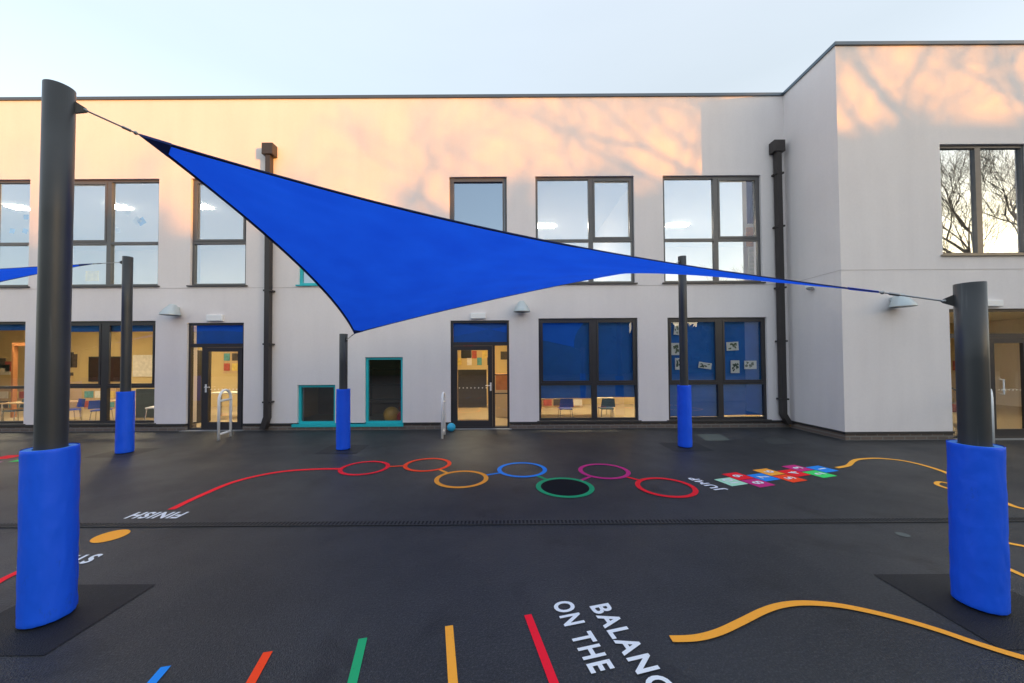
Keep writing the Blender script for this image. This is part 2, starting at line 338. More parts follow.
part('line_marking', ribbon([gp(*p) for p in ((671, 640), (696, 639), (718.7, 633.2), (741, 623), (763.7, 611.8), (782.5, 606), (805, 604), (835, 606), (865, 611.4), (902.5, 620.6), (940, 631.8), (977.5, 644.7), (1024, 659), (1090, 676))], .052, .008), PM['orange'], 'wavy orange line in the foreground')
part('line_marking', ribbon([gp(-30, 600), gp(0, 581.3), gp(18, 572.4), gp(40, 562)], .06), PM['red'], 'short red line beside the left pole')
part('disc_marking', disc(gp(110.7, 536.3), .133), PM['orange'], 'solid orange painted disc')
# parallel coloured stripes
for (x, y), c in zip((gp(166, 667), gp(268, 652.4), gp(363, 638.8), gp(449, 626.3), gp(527.8, 615.2)), ('blue', 'orangered', 'green', 'orange', 'crimson')):
    part('stripe_marking', ribbon([(x, y), (x + .215 * .9, y - .9)], .05), PM[c], {'orangered': 'orange red', 'crimson': 'red'}.get(c, c) + ' straight painted stripe')
# hopscotch
ho = Vector((3.03, 4.975)); ha = R(17.5); e1 = Vector((math.cos(ha), math.sin(ha))); e2 = Vector((-math.sin(ha), math.cos(ha)))
for col, side, c, t in ((0, 0, 'mint', '10'), (1, 1, 'red', '9'), (1, -1, 'magenta', '8'), (2, 0, 'blue', '7'), (3, 1, 'orange', '6'), (3, -1, 'orangered', '5'), (4, 0, 'red', '4'), (5, 1, 'magenta', '3'), (5, -1, 'lime', '2'), (6, 0, 'blue', '1')):
    c0 = ho + e1 * (.299 * col) + e2 * (.15 * side); h = .142
    sq = part('hopscotch_square', quad([c0 - e1 * h - e2 * h, c0 + e1 * h - e2 * h, c0 + e1 * h + e2 * h, c0 - e1 * h + e2 * h]), PM[c], {'orangered': 'orange red', 'lime': 'bright green', 'mint': 'pale mint green'}.get(c, c) + ' hopscotch square number ' + t)
    p = c0 + e1 * .075
    lettering(t, p, ha + R(90), .21, PM['white'], .008, parent=sq, name='number', align='CENTER')
lettering('JUMP', (2.765, 4.68), ha + R(88), .19, PM['white'], fit=.52, space=1.15, bold=.035, label='white word JUMP')
a0 = gp(188, 512.6)
lettering('FINISH', (a0[0] + .02, a0[1]), R(180), .22, PM['white'], fit=.57, space=1.15, bold=.035, label='white word FINISH')
lettering('START', (-3.54, 3.20), R(186), .20, PM['white'], fit=.52, space=1.15, bold=.035, label='white word START, mostly hidden by the left pole padding')
sd = math.atan2(-.975, .25)
lettering('BALANCE', (.545, 2.50), sd, .19, PM['white'], fit=.78, label='white word BALANCE in the foreground', bold=.03, space=1.22)
lettering('ON THE', (.295, 2.53), sd, .19, PM['white'], fit=.58, label='white words ON THE in the foreground', bold=.03, space=1.22)
# second hopscotch at far left
for (x, y), c in (((-8.95, 6.5), 'red'), ((-8.35, 6.33), 'lime'), ((-8.75, 6.05), 'pink'), ((-9.2, 6.15), 'magenta')):
    part('hopscotch_square', quad([(x - .15, y - .15), (x + .15, y - .12), (x + .15, y + .15), (x - .15, y + .12)]), PM[c])

# ------------------------------------------------------------------ building
YW, YG, XC, TOP, TH = 8.88, 7.44, 6.885, 8.26, .30
bld = tag(empty('school_building', (0, YW, 0)), 'pale rendered two storey school with flat roof and projecting right wing', 'building')
bld.location = (0, 0, 0)
def bpart(name, bm, m, label=None, parent=None, smooth=False):
    o = obj(name, bm, m, parent or bld, smooth, keep=(name == 'pane'))
    if label: o['label'] = label
    return o
def wall_with_holes(x0, x1, z0, z1, y0, y1, holes):
    xs = sorted({x0, x1, *[h[0] for h in holes], *[h[1] for h in holes]}); zs = sorted({z0, z1, *[h[2] for h in holes], *[h[3] for h in holes]})
    xs = [x for x in xs if x0 <= x <= x1]; zs = [z for z in zs if z0 <= z <= z1]
    def solid(i, j):
        if i < 0 or j < 0 or i >= len(xs) - 1 or j >= len(zs) - 1: return False
        cx = (xs[i] + xs[i + 1]) / 2; cz = (zs[j] + zs[j + 1]) / 2
        return not any(h[0] < cx < h[1] and h[2] < cz < h[3] for h in holes)
    bm = bmesh.new(); V = {}
    def v(i, j, k):
        if (i, j, k) not in V: V[(i, j, k)] = bm.verts.new((xs[i], (y0, y1)[k], zs[j]))
        return V[(i, j, k)]
    for i in range(len(xs) - 1):
        for j in range(len(zs) - 1):
            if not solid(i, j): continue
            for k in (0, 1): bm.faces.new((v(i, j, k), v(i + 1, j, k), v(i + 1, j + 1, k), v(i, j + 1, k)))
            if not solid(i - 1, j): bm.faces.new((v(i, j, 0), v(i, j + 1, 0), v(i, j + 1, 1), v(i, j, 1)))
            if not solid(i + 1, j): bm.faces.new((v(i + 1, j, 0), v(i + 1, j + 1, 0), v(i + 1, j + 1, 1), v(i + 1, j, 1)))
            if not solid(i, j - 1): bm.faces.new((v(i, j, 0), v(i + 1, j, 0), v(i + 1, j, 1), v(i, j, 1)))
            if not solid(i, j + 1): bm.faces.new((v(i, j + 1, 0), v(i + 1, j + 1, 0), v(i + 1, j + 1, 1), v(i, j + 1, 1)))
    return bm

def rect(px0, px1, py0, py1, Y=YW):
    x0, z1 = wp(px0, (py0), Y); x1, _ = wp(px1, py0, Y); _, z0 = wp((px0 + px1) / 2, py1, Y); _, z1 = wp((px0 + px1) / 2, py0, Y)
    return [round(x0, 3), round(x1, 3), round(z0, 3), round(z1, 3)]
WZU = (3.56, 6.23); WZL = (.19, 2.70)
def W(px0, px1, z, Y=YW): a = rect(px0, px1, 200, 300, Y); return [a[0], a[1], z[0], z[1]]

def fr_grid(x0, x1, z0, z1, ya, yb, w, mulls=(), trans=()):
    """outer frame + mullions [x,w] + transoms [z, xa, xb, w]; members butt, never overlap"""
    bm = bmesh.new()
    box(bm, x0, x0 + w, ya, yb, z0, z1); box(bm, x1 - w, x1, ya, yb, z0, z1)
    cuts = [x0 + w] + [c for m, mw in mulls for c in (m - mw / 2, m + mw / 2)] + [x1 - w]
    box(bm, x0 + w, x1 - w, ya, yb, z1 - w, z1); box(bm, x0 + w, x1 - w, ya, yb, z0, z0 + w)
    for m, mw in mulls: box(bm, m - mw / 2, m + mw / 2, ya - .004, yb, z0 + w, z1 - w)
    for i in range(0, len(cuts), 2):
        for tz, tw in trans: box(bm, cuts[i], cuts[i + 1], ya, yb, tz - tw / 2, tz + tw / 2)
    return bm, cuts
def sash(bm, x0, x1, z0, z1, ya, yb, w=.045):
    box(bm, x0, x0 + w, ya, yb, z0, z1); box(bm, x1 - w, x1, ya, yb, z0, z1)
    box(bm, x0 + w, x1 - w, ya, yb, z1 - w, z1); box(bm, x0 + w, x1 - w, ya, yb, z0, z0 + w)

def window(r, Y, mull=None, tz=None, m=FRAME, sashes=(), sillm=SILLG, label=None, w=.055, blinds=(), mw=.11, sillbox=None):
    x0, x1, z0, z1 = r; ya, yb = Y + .055, Y + .13
    bm, cuts = fr_grid(x0 + .003, x1 - .003, z0 + .003, z1 - .003, ya, yb, w, [(mull, mw)] if mull else [], [(tz, .065)] if tz else [])
    for i, (a, b) in enumerate(zip(cuts[::2], cuts[1::2])):
        if i in sashes: sash(bm, a + .004, b - .004, (tz + .036 if tz else z0 + w + .003), z1 - w - .005, ya - .012, ya + .03)
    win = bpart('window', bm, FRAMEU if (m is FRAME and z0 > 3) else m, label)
    g = bmesh.new()
    zz = [z0 + w] + ([tz - .033, tz + .033] if tz else []) + [z1 - w]
    for a, b in zip(cuts[::2], cuts[1::2]):
        for c, d in zip(zz[::2], zz[1::2]): g.faces.new([g.verts.new(p) for p in ((a - .01, ya + .04, c - .01), (b + .01, ya + .04, c - .01), (b + .01, ya + .04, d + .01), (a - .01, ya + .04, d + .01))])
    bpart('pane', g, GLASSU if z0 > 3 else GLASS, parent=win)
    sd0 = (x0 - .05, x1 + .05, Y - .045, Y + .052, z0 - .028, z0 + .002)
    if sillbox: sd0 = sillbox
    bpart('sill', B(sd0), sillm, parent=win)
    for (a, b, c, d, mm) in blinds:
        bm2 = bmesh.new(); n = max(2, int((b - a) / .03)); prev = None
        for i in range(n + 1):
            x = a + (b - a) * i / n; dy = .004 * math.sin(x * 9) 
            A = bm2.verts.new((x, Y + .17 + dy, c)); C = bm2.verts.new((x, Y + .17 + dy, d))
            if prev: bm2.faces.new((prev[0], A, C, prev[1]))
            prev = (A, C)
        box(bm2, a, b, Y + .165, Y + .18, c - .02, c)
        bpart('blind', bm2, mm, parent=win)
    return win

holes, wing_holes = [], []
# upper windows
U = {'u1': W(-58, 30, WZU), 'u2': W(60, 159, WZU), 'u3': W(191, 246.5, WZU), 'u4': W(449.3, 506.8, WZU), 'u5': W(535.5, 634, WZU), 'u6': W(663, 761, WZU)}
TU = 4.64
px = lambda p, Y=YW: (lambda d: d.x / d.y * Y)(ray(p, 250))
window(U['u1'], YW, px(-10), TU, sashes=(0,))
window(U['u2'], YW, px(106.3), TU, sashes=(0,))
window(U['u3'], YW, None, TU, sashes=(0,))
window(U['u4'], YW, None, TU, sashes=(0,))
window(U['u5'], YW, px(591.5), TU, sashes=(1,))
window(U['u6'], YW, px(717.5), TU, sashes=(1,))
holes += list(U.values())
tw = [*W(299, 338, (0, 0))[:2], 3.56, 5.2]; holes.append(tw)
TSILL = TEAL
window(tw, YW, None, None, TEAL, sillm=TEAL, label='small teal framed upper window behind the sail')
# lower windows
TL = 1.08
l1 = W(-70, 28.3, WZL); l2 = W(58, 157.3, WZL); l5 = W(537.5, 636, WZL); l6 = W(665.6, 764, WZL)
holes += [l1, l2, l5, l6]
window(l1, YW, px(-22), TL, sashes=(0,), blinds=[(l1[0] + .05, l1[1] - .05, 2.52, 2.68, BLIND)])
window(l2, YW, px(103.7), TL, sashes=(0, 1), blinds=[(l2[0] + .05, l2[1] - .05, 2.47, 2.68, BLIND)], mw=.16)
window(l5, YW, px(593.3), TL, sashes=(0, 1), blinds=[(l5[0] + .01, px(593), .74, 2.68, BLIND), (px(594), l5[1] - .01, .76, 2.68, BLIND)], mw=.13)
w6 = window(l6, YW, px(719.5), TL, sashes=(0, 1), blinds=[(l6[0] + .01, px(719), .27, 2.68, BLIND), (px(720), l6[1] - .01, .30, 2.68, BLIND)], mw=.13)
# teal ground floor windows
t1 = [*W(298.5, 336, (0, 0))[:2], .14, 1.10]; t2 = [*W(365.3, 402.8, (0, 0))[:2], .14, 1.77]; holes += [t1, t2]
window(t1, YW, None, None, TEAL, sillm=TEAL, label='small square teal framed window', w=.058, sillbox=(t1[0] - .12, (t1[1] + t2[0]) / 2, YW - .03, YW + .052, .075, .142))
window(t2, YW, None, None, TEAL, sillm=TEAL, label='tall teal framed window', w=.058, sillbox=((t1[1] + t2[0]) / 2 + .002, t2[1] + .02, YW - .03, YW + .052, .075, .142))
# papers stuck inside the right-hand window
PAPER = mat('paper_white', (.75, .76, .74), .8); INK = mat('paper_ink', (.05, .09, .08), .8, nscale=20, namt=.9); INKG = mat('paper_green', (.12, .16, .10), .8)
for i, (xa, xb, ya_, yb_, rot) in enumerate([(670.4, 680, 343, 355, 0), (674.5, 683, 358, 369.6, 0), (673.5, 681, 324.5, 335, .1), (698, 711, 362.5, 368.5, .15), (725.7, 738, 342, 350.5, -.05), (730, 739, 360.4, 373, 0), (743.5, 756, 360.7, 369, 0)]):
    (x0, z1), (x1, z0) = wp(xa, ya_, YW + .13), wp(xb, yb_, YW + .13); c = Vector(((x0 + x1) / 2, 0, (z0 + z1) / 2)); hw, hh = (x1 - x0) / 2, (z1 - z0) / 2
    bm = B((-hw, hw, 0, .002, -hh, hh)); M = Matrix.Rotation(rot, 3, 'Y'); bmesh.ops.rotate(bm, cent=(0, 0, 0), matrix=M, verts=bm.verts); bmesh.ops.translate(bm, vec=(c.x, YW + .105, c.z), verts=bm.verts)
    p = tag(obj('paper_sheet', bm, PAPER), ['white paper drawing on the right blue window, left of the pole', 'white paper drawing low behind the pole on the right blue window', 'white paper drawing highest on the glass behind the pole', 'narrow tilted white strip of paper on the wide blue pane', 'landscape white paper drawing highest on the narrow blue pane', 'upright portrait paper drawing on the narrow blue pane', 'landscape paper drawing beside the window edge on the narrow blue pane'][i], 'paper', 'paper drawings stuck in the window')
    bm = bmesh.new()
    rr = random.Random(i)
    for k in range(12):
        a, b = rr.uniform(-.65, .65) * hw, rr.uniform(-.6, .6) * hh; s = rr.uniform(.12, .28)
        n = 9; q = [(a + hw * s * rr.uniform(.6, 1.2) * math.cos(2 * math.pi * j / n), b + hh * s * rr.uniform(.6, 1.3) * math.sin(2 * math.pi * j / n)) for j in range(n)]
        bm.faces.new([bm.verts.new((qx, -.001 - .0004 * k, qz)) for qx, qz in q])
    bmesh.ops.rotate(bm, cent=(0, 0, 0), matrix=M, verts=bm.verts); bmesh.ops.translate(bm, vec=(c.x, YW + .105, c.z), verts=bm.verts)
    obj('drawing', bm, INK if i % 2 else INKG, p)

HANDLE = mat('handle_white', (.75, .75, .75), .3)
DOTM = mat('glass_dot', (.75, .73, .68), .7)
def door(r, Y, leaf, side, tz, label, hx, pull=False, blind=True, bars=()):
    x0, x1, z0, z1 = r; ya, yb = Y + .045, Y + .13; w = .055
    bm = bmesh.new()
    box(bm, x0 + .003, x0 + w, ya, yb, .012, z1 - .003); box(bm, x1 - w, x1 - .003, ya, yb, .012, z1 - .003)
    box(bm, x0 + w, x1 - w, ya, yb, z1 - w, z1 - .003); box(bm, x0 + w, x1 - w, ya, yb, tz - .04, tz + .05); box(bm, x0 + w, x1 - w, ya, yb, .012, .05)
    post = leaf[0] if side < 0 else leaf[1]
    box(bm, post - .03, post + .03, ya - .003, yb, .05, tz - .04)
    d = bpart('door', bm, FRAME, label)
    # leaf
    a, b = (leaf[0] + .034, leaf[1] - .003) if side < 0 else (leaf[0] + .003, leaf[1] - .034)
    a = max(a, x0 + w + .003); b = min(b, x1 - w - .003)
    lf = bmesh.new(); s = .105
    box(lf, a, a + s, ya - .015, ya + .04, .055, tz - .045); box(lf, b - s, b, ya - .015, ya + .04, .055, tz - .045)
    box(lf, a + s, b - s, ya - .015, ya + .04, .055, .20); box(lf, a + s, b - s, ya - .015, ya + .04, tz - .15, tz - .045)
    bpart('leaf', lf, FRAME, parent=d)
    g = bmesh.new()
    def gl(xa, xb, za, zb): g.faces.new([g.verts.new(p) for p in ((xa, ya + .03, za), (xb, ya + .03, za), (xb, ya + .03, zb), (xa, ya + .03, zb))])
    gl(a + s - .01, b - s + .01, .19, tz - .14)
    sa, sb = (x0 + w, post - .03) if side < 0 else (post + .03, x1 - w)
    gl(sa, sb, .05, tz - .04); gl(x0 + w, x1 - w, tz + .05, z1 - w)
    bpart('pane', g, GLASS, parent=d)
    n = 8
    for zc in (1.0, ):
        for k in range(n):
            dots = bmesh.new()
            xx = a + s + (b - a - 2 * s) * (k + .5) / n
            vsd = [dots.verts.new((xx + .016 * math.cos(t), ya + .022, zc + .016 * math.sin(t))) for t in [2 * math.pi * q / 10 for q in range(10)]]; dots.faces.new(vsd); bpart('glass_dot', dots, DOTM, parent=d)
    h = bmesh.new()
    if pull:
        tube(h, [(hx, ya - .015, 1.22), (hx, ya - .075, 1.22), (hx, ya - .075, .92), (hx, ya - .015, .92)], .014, 8)
    else:
        box(h, hx - .02, hx + .02, ya - .023, ya - .016, .93, 1.13); tube(h, [(hx, ya - .02, 1.06), (hx, ya - .06, 1.06), (hx + (.13 if side < 0 else -.13), ya - .06, 1.06)], .011, 8)
    bpart('handle', h, HANDLE, parent=d)
    bpart('threshold', B((x0 - .08, x1 + .05, Y - .10, Y + .17, .004, .012)), mat('threshold_metal', (.42, .43, .44), .4, metal=.5), parent=d)
    if blind: bpart('blind', B((x0 + w + (.05 if side < 0 else .0), x1 - w + .01, Y + .15, Y + .16, tz + .03, z1)), BLINDT, parent=d)
    if bars:
        for z in bars: bpart('glazing_bar', B((sa, sb, ya + .002, yb - .01, z - .012, z + .012)), FRAME, parent=d)
    return d
ra = [*W(188.8, 245, (0, 0))[:2], 0, 2.64]; rb = [*W(450, 508.3, (0, 0))[:2], 0, 2.66]; holes += [ra, rb]
door(ra, YW, (px(203), px(244)), -1, 2.08, 'glazed school door beside the downpipe, hinged right', px(206.5))
door(rb, YW, (px(451), px(493)), 1, 2.08, 'glazed school door under the sail with barred sidelight', px(490), bars=(1.32, .86))
# wing
uw = [*rect(939.5, 1027, 142, 256, YG)[:2], 3.80, 6.12]; pxg = lambda p: px(p, YG)
rc = [*rect(949, 1046, 308, 430, YG)[:2], 0, 2.68]; wing_holes += [uw, rc]
window(uw, YG, pxg(984), None, sillm=mat('sill_buff', (.33, .27, .2), .5), mw=.12, label='large upper window of the projecting wing')
door(rc, YG, (pxg(986), pxg(1027)), -1, 2.12, 'glazed entrance door of the projecting wing with white pull handle', pxg(997), pull=True, blind=False)

bpart('wall', wall_with_holes(-20, XC, .17, TOP - .05, YW, YW + TH, [h if h[2] > .01 else [h[0], h[1], .17, h[3]] for h in holes]), WALL)
bpart('wall', wall_with_holes(XC, 17, .17, TOP - .05, YG, YG + TH, [h if h[2] > .01 else [h[0], h[1], .17, h[3]] for h in wing_holes]), WALL)
bpart('wall', B((XC, XC + TH, YG + TH, YW + TH, .17, TOP - .05)), WALL)
bpart('wall', B((-20.3, -20, YW, YW + 8, 0, TOP - .05), (17, 17.3, YG, YW + 8, 0, TOP - .05), (-20.3, 17.3, YW + 8, YW + 8.3, 0, TOP - .05)), WALL)
bpart('roof', B((-20, 17, YW + TH, YW + 8, TOP - .35, TOP - .15), (XC + TH, 17, YG + TH, YW + TH, TOP - .35, TOP - .15)), mat('roof_felt', (.12, .12, .12), .9))
bpart('coping', B((-20.35, XC - .03, YW - .035, YW + TH + .03, TOP - .048, TOP + .02), (XC - .03, XC + TH + .03, YG + TH + .03, YW + TH + .03, TOP - .048, TOP + .02),
                  (XC - .03, 17.35, YG - .035, YG + TH + .03, TOP - .048, TOP + .02)), COPE)
# joint line, drip trim and brick plinth
JOINT = mat('joint_line', (.56, .52, .53), .8)
zj = 3.50
bpart('render_joint', B((-20, XC - .006, YW - .006, YW - .001, zj - .004, zj + .004), (XC - .006, XC - .001, YG - .006, YW - .006, zj - .004, zj + .004), (XC - .001, 17, YG - .006, YG - .001, zj - .004, zj + .004)), JOINT)
segs = []; xs = [-20, ra[0], ra[1], rb[0], rb[1], XC]
for a, b in ((xs[0], xs[1]), (xs[2], xs[3]), (xs[4], xs[5] - .02)): segs.append((a, b))
tb = bmesh.new(); pb = bmesh.new()
tealx = [(t1[0] - .125, t2[1] + .025)]
for a, b in segs:
    cur = a
    for (c, d) in tealx:
        if a < c < b: box(tb, cur, c, YW - .03, YW + .05, .125, .169); cur = d
    box(tb, cur, b, YW - .03, YW + .05, .125, .169)
    box(pb, a, b, YW - .006, YW + TH, 0, .11)
for a, b in ((XC - .02, rc[0]), (rc[1], 17)): box(tb, a, b, YG - .03, YG + .05, .125, .169); box(pb, a + .02, b, YG - .006, YG + TH, 0, .12)
box(tb, XC - .02, XC + .02, YG + .05, YW - .03, .125, .169); box(pb, XC - .006, XC + TH, YG + TH, YW - .006, 0, .12)
bpart('base_trim', tb, TRIM); bpart('plinth', pb, BRICK)

# rooms
bi = bmesh.new(); YI = YW + TH
bpart('room_floor', B((-20, 17, YI, YW + 8, .0, .03), (XC + TH, 17, YG + TH, YI, .0, .03)), FLOORI)
bpart('room_ceiling', B((-20, 17, YI, YW + 8, 2.95, 3.3), (XC + TH, 17, YG + TH, YI, 2.95, 3.3)), CEIL)
bpart('room_ceiling', B((-20, 17, YI, YW + 8, 6.5, 6.55), (XC + TH, 17, YG + TH, YI, 6.5, 6.55)), CEIL)
YB = 13.4
xp1, xp2, xp3, xp4 = px(262), px(290), px(425), px(525)
bpart('room_wall', B((-20, xp1, YB, YB + .1, .03, 2.95), (xp3, 17, YB, YB + .1, .03, 2.95),
                     (xp1, xp1 + .1, YI, YB, .03, 2.95), (xp3 - .1, xp3, YI, YB, .03, 2.95), (xp4, xp4 + .1, YI, YB, .03, 2.95), (XC - .1, XC - .02, YI, YB, .03, 2.95)), CREAM)
bpart('room_wall', B((xp1 + .1, xp3 - .1, YI + 2.2, YI + 2.3, .03, 2.95)), DARKROOM, 'dark brown inner wall')
bpart('room_wall', B((-20, 17, 15.5, 15.6, 3.3, 6.5), (px(260), px(262), YI, 15.5, 3.3, 6.5), (px(520), px(522), YI, 15.5, 3.3, 6.5), (px(645), px(647), YI, 15.5, 3.3, 6.5)), CREAMUP)

# ceiling lights: each a fitting of its own
def ceiling_light(x, y, z, w, d, m, label, grp):
    t = tag(empty('ceiling_light', (x, y, z)), label, 'ceiling light', grp)
    obj('diffuser', B((-w / 2 + .02, w / 2 - .02, -d / 2 + .02, d / 2 - .02, -.03, -.012)), m, t); obj('housing', B((-w / 2, w / 2, -d / 2, d / 2, -.012, -.001)), WHITE, t)
G1 = 'lit panels on the ground floor ceiling'; G2 = 'light strips on the upper floor ceiling'
for xx, l in ((-14.5, 'lit ceiling panel in the leftmost ground floor classroom'), (-10.6, 'lit ceiling panel in the television classroom'), (-7.6, 'lit ceiling panel behind the door beside the downpipe'), (-.9, 'lit ceiling panel behind the door under the sail'), (2.1, 'lit ceiling panel behind the blue blinds and small chairs'), (5.2, 'lit ceiling panel behind the window of paper drawings'), (11.2, 'lit ceiling panel in the wing entrance')):
    ceiling_light(xx, 10.9, 2.95, 1.2, .6, LITW, l, G1)
for xx, yy, l in ((px(25, 11.1) - .2, 11.1, 'upper ceiling strip light in the leftmost window'), (px(119, 11.1), 11.1, 'upper ceiling strip light above the crank of the left sail tip'), (px(201, 11.1), 11.1, 'upper ceiling strip light in the single window by the downpipe'), (px(545, 12.9), 12.9, 'upper ceiling strip light in the wide pane above the sail'), (px(613, 12.9), 12.9, 'upper ceiling strip light in the narrow pane above the sail'), (px(678, 12.9), 12.9, 'upper ceiling strip light left in the window beside the corner')):
    ceiling_light(xx, yy, 6.5, .55 if yy < 12 else .75, .35, LITU, l, G2)

# classroom contents
TV = mat('screen_dark', (.03, .012, .01), .25); WOOD = mat('beech', (.55, .38, .2), .5, nscale=12, namt=.2); DKB = mat('dark_board', (.09, .08, .07), .8, nscale=30, namt=.3)
CH_B = mat('chair_blue', (.01, .06, .42), .4); CH_G = mat('chair_teal', (.01, .07, .12), .4); CHR = mat('chrome', (.6, .6, .6), .25, metal=1)
def chair(x, y, rz, m, label, s=1.0, grp='small classroom chairs'):
    t = tag(empty('classroom_chair', (x, y, .03), rz), label, 'chair', grp); t.scale = (s, s, s)
    obj('seat', B((-.17, .17, -.17, .17, .33, .36), bev=.01), m, t)
    bm = bmesh.new(); n = 8; prev = None
    for i in range(n + 1):
        u = -1 + 2 * i / n; a = [bm.verts.new((u * (.19 if z < .5 else .16), -.17 + .03 * u * u * -1 - dy, z)) for z, dy in ((.40, 0), (.63, .04))] + [bm.verts.new((u * (.19 if z < .5 else .16), -.185 + .03 * u * u * -1 - dy, z)) for z, dy in ((.63, .04), (.40, 0))]
        if prev:
            for k in range(4): bm.faces.new((prev[k], a[k], a[(k + 1) % 4], prev[(k + 1) % 4]))
        prev = a
    obj('backrest', bm, m, t)
    for sx in (-1, 1):
        for sy in (-1, 1):
            b2 = bmesh.new(); tube(b2, [(sx * .15, sy * .14, .33), (sx * .18, sy * .18, 0)], .011, 8); obj('leg', b2, CHR, t)
    return t
def table(x, y, w, d, h, label, m=WOOD):
    t = tag(empty('classroom_table', (x, y, .03)), label, 'table', 'classroom tables')
    obj('tabletop', B((-w / 2, w / 2, -d / 2, d / 2, h - .03, h), bev=.005), m, t)
    for sx in (-1, 1):
        for sy in (-1, 1): obj('leg', B((sx * (w / 2 - .06) - .018, sx * (w / 2 - .06) + .018, sy * (d / 2 - .06) - .018, sy * (d / 2 - .06) + .018, 0, h - .03)), CHR, t)
chair(1.53, 9.75, 0, CH_B, 'small blue chair behind the wide lower pane'); chair(2.62, 9.75, 0, CH_G, 'small dark teal chair behind the narrow lower pane')
table(1.9, 10.6, 2.2, .7, .56, 'low table behind the two small chairs', mat('table_cream', (.6, .5, .32), .5))
table(-13.2, 10.3, 1.6, .7, .55, 'low classroom table seen in the leftmost window'); table(-11.0, 10.7, 1.3, .7, .55, 'low table seen through the television window')
chair(-9.35, 9.75, R(200), WHITE, 'white framed chair behind the back left pole', 1.3); chair(-11.2, 10.0, R(30), CH_B, 'dark blue chair tucked at the low table')
tv = tag(empty('television', (px(112.5, YB), YB, 1.44)), 'dark flat television on the classroom back wall', 'television')
obj('screen', B((-.72, .72, -.06, -.05, -.42, .42)), TV, tv); obj('bezel', B((-.76, .76, -.05, -.001, -.46, .46)), BLACKM, tv)
def wallitem(name, x, y, z0, z1, w, m, label, cat, grp=None, fm=None, t=.03):
    o = obj(name, B((x - w / 2, x + w / 2, y - t, y - .001, z0, z1)), m); tag(o, label, cat, grp)
    return o
rr = random.Random(3)
PCOL = [mat('poster_red', (.45, .08, .05), .7, nscale=9, namt=.7), mat('poster_teal', (.1, .3, .3), .7, nscale=9, namt=.7), mat('poster_yellow', (.7, .5, .12), .7, nscale=9, namt=.5), mat('poster_dark', (.08, .06, .05), .7, nscale=12, namt=.8), mat('poster_pale', (.7, .66, .58), .7, nscale=9, namt=.3)]
for k, z in enumerate((1.2, 1.55, 1.72, 1.95)): wallitem('picture', px(74, YB), YB, z, z + .12, .14, PCOL[3], ['lowest', 'second lowest', 'second highest', 'highest'][k] + ' of the small dark pictures left of the television', 'picture', 'small dark pictures in the television classroom')
wallitem('picture', px(22, 12), YB, 1.5, 2.0, .5, PCOL[3], 'dark framed picture in the leftmost ground floor window', 'picture')
ob = tag(obj('inner_doorway', B((px(14, 11), px(16, 11), 11, 11.1, .03, 2.3), (px(16, 11), px(30, 11), 11, 11.1, 2.2, 2.3)), mat('orange_wood', (.42, .17, .06), .5)), 'orange wooden door frame inside the leftmost classroom', 'door frame')
for k in range(5): wallitem('poster', px(3 + 4.6 * k, YB) - .3, YB, 1.25 + .12 * (k % 3), 1.62 + .12 * (k % 3), .34, PCOL[(k + 1) % 5], 'bright poster on the back wall of the leftmost classroom', 'poster', 'posters in the leftmost classroom')
wallitem('notice_board', px(146, YB), YB, 1.15, 1.95, .8, PCOL[4], 'pale notice board right of the television', 'notice board')
def storage(x0, x1, y, h, label):
    t = tag(empty('storage_unit', ((x0 + x1) / 2, y, .03)), label, 'storage unit', 'low storage units with trays'); w2 = (x1 - x0) / 2
    obj('carcass', B((-w2, w2, .02, .42, 0, h - .03), (-w2 - .01, w2 + .01, 0, .43, h - .03, h)), WOOD, t); n = max(2, int((x1 - x0) / .35)); q = (x1 - x0) / n
    for i in range(n):
        for j in range(2): obj('tray', B((-w2 + i * q + .03, -w2 + (i + 1) * q - .03, 0, .018, .06 + j * h * .45, h * .4 + j * h * .45), bev=.004), PCOL[(i * 3 + j) % 5], t)
storage(px(76, 12.6), px(108, 12.6), 12.9, .75, 'low wooden storage unit under the television'); storage(px(-20, 12.6), px(20, 12.6), 12.9, .75, 'low wooden storage unit in the leftmost classroom')
storage(px(543, 12), px(585, 12), 12.6, .7, 'low wooden storage unit behind the small chairs'); storage(px(456, 12.5), px(472, 12.5), 12.8, .8, 'low wooden storage unit behind the dark display board')
tag(obj('display_board', B((px(138, 10), px(156, 10), 10.0, 10.05, .15, .95), bev=.008), mat('slate_board', (.05, .07, .06), .7, nscale=6, namt=.4)), 'dark slate green board low in the television classroom window', 'display board')
chair(px(68, 10), 10.1, R(160), CH_B, 'blue chair low in the pane right of the big pole'); chair(px(15, 9.9), 10.0, R(180), CH_G, 'teal chair low in the leftmost window')
# behind door A
wallitem('notice_board', px(222, 12.5), YB, 1.25, 2.1, 1.2, WOOD, 'wooden notice board behind the door beside the downpipe', 'notice board')
for k in range(6): wallitem('poster', px(222, 12.5) - .45 + .3 * (k % 3), YB - .035, 1.35 + .37 * (k // 3), 1.62 + .37 * (k // 3), .2, PCOL[(k * 2) % 5], ['lower left', 'lower middle', 'lower right', 'upper left', 'upper middle', 'upper right'][k] + ' poster of the notice board beside the downpipe door', 'poster', 'posters on the notice board')
tag(obj('cupboard', B((px(199.5, 9.9), px(204, 9.9), 9.7, 10.2, .03, 2.0), bev=.01), mat('cupboard_dark', (.03, .025, .02), .5)), 'tall dark cupboard behind the narrow side pane', 'cupboard')
table(px(226, 10.6), 10.8, 1.0, .6, .75, 'pale table behind the door beside the downpipe', mat('table_white', (.7, .66, .55), .5))
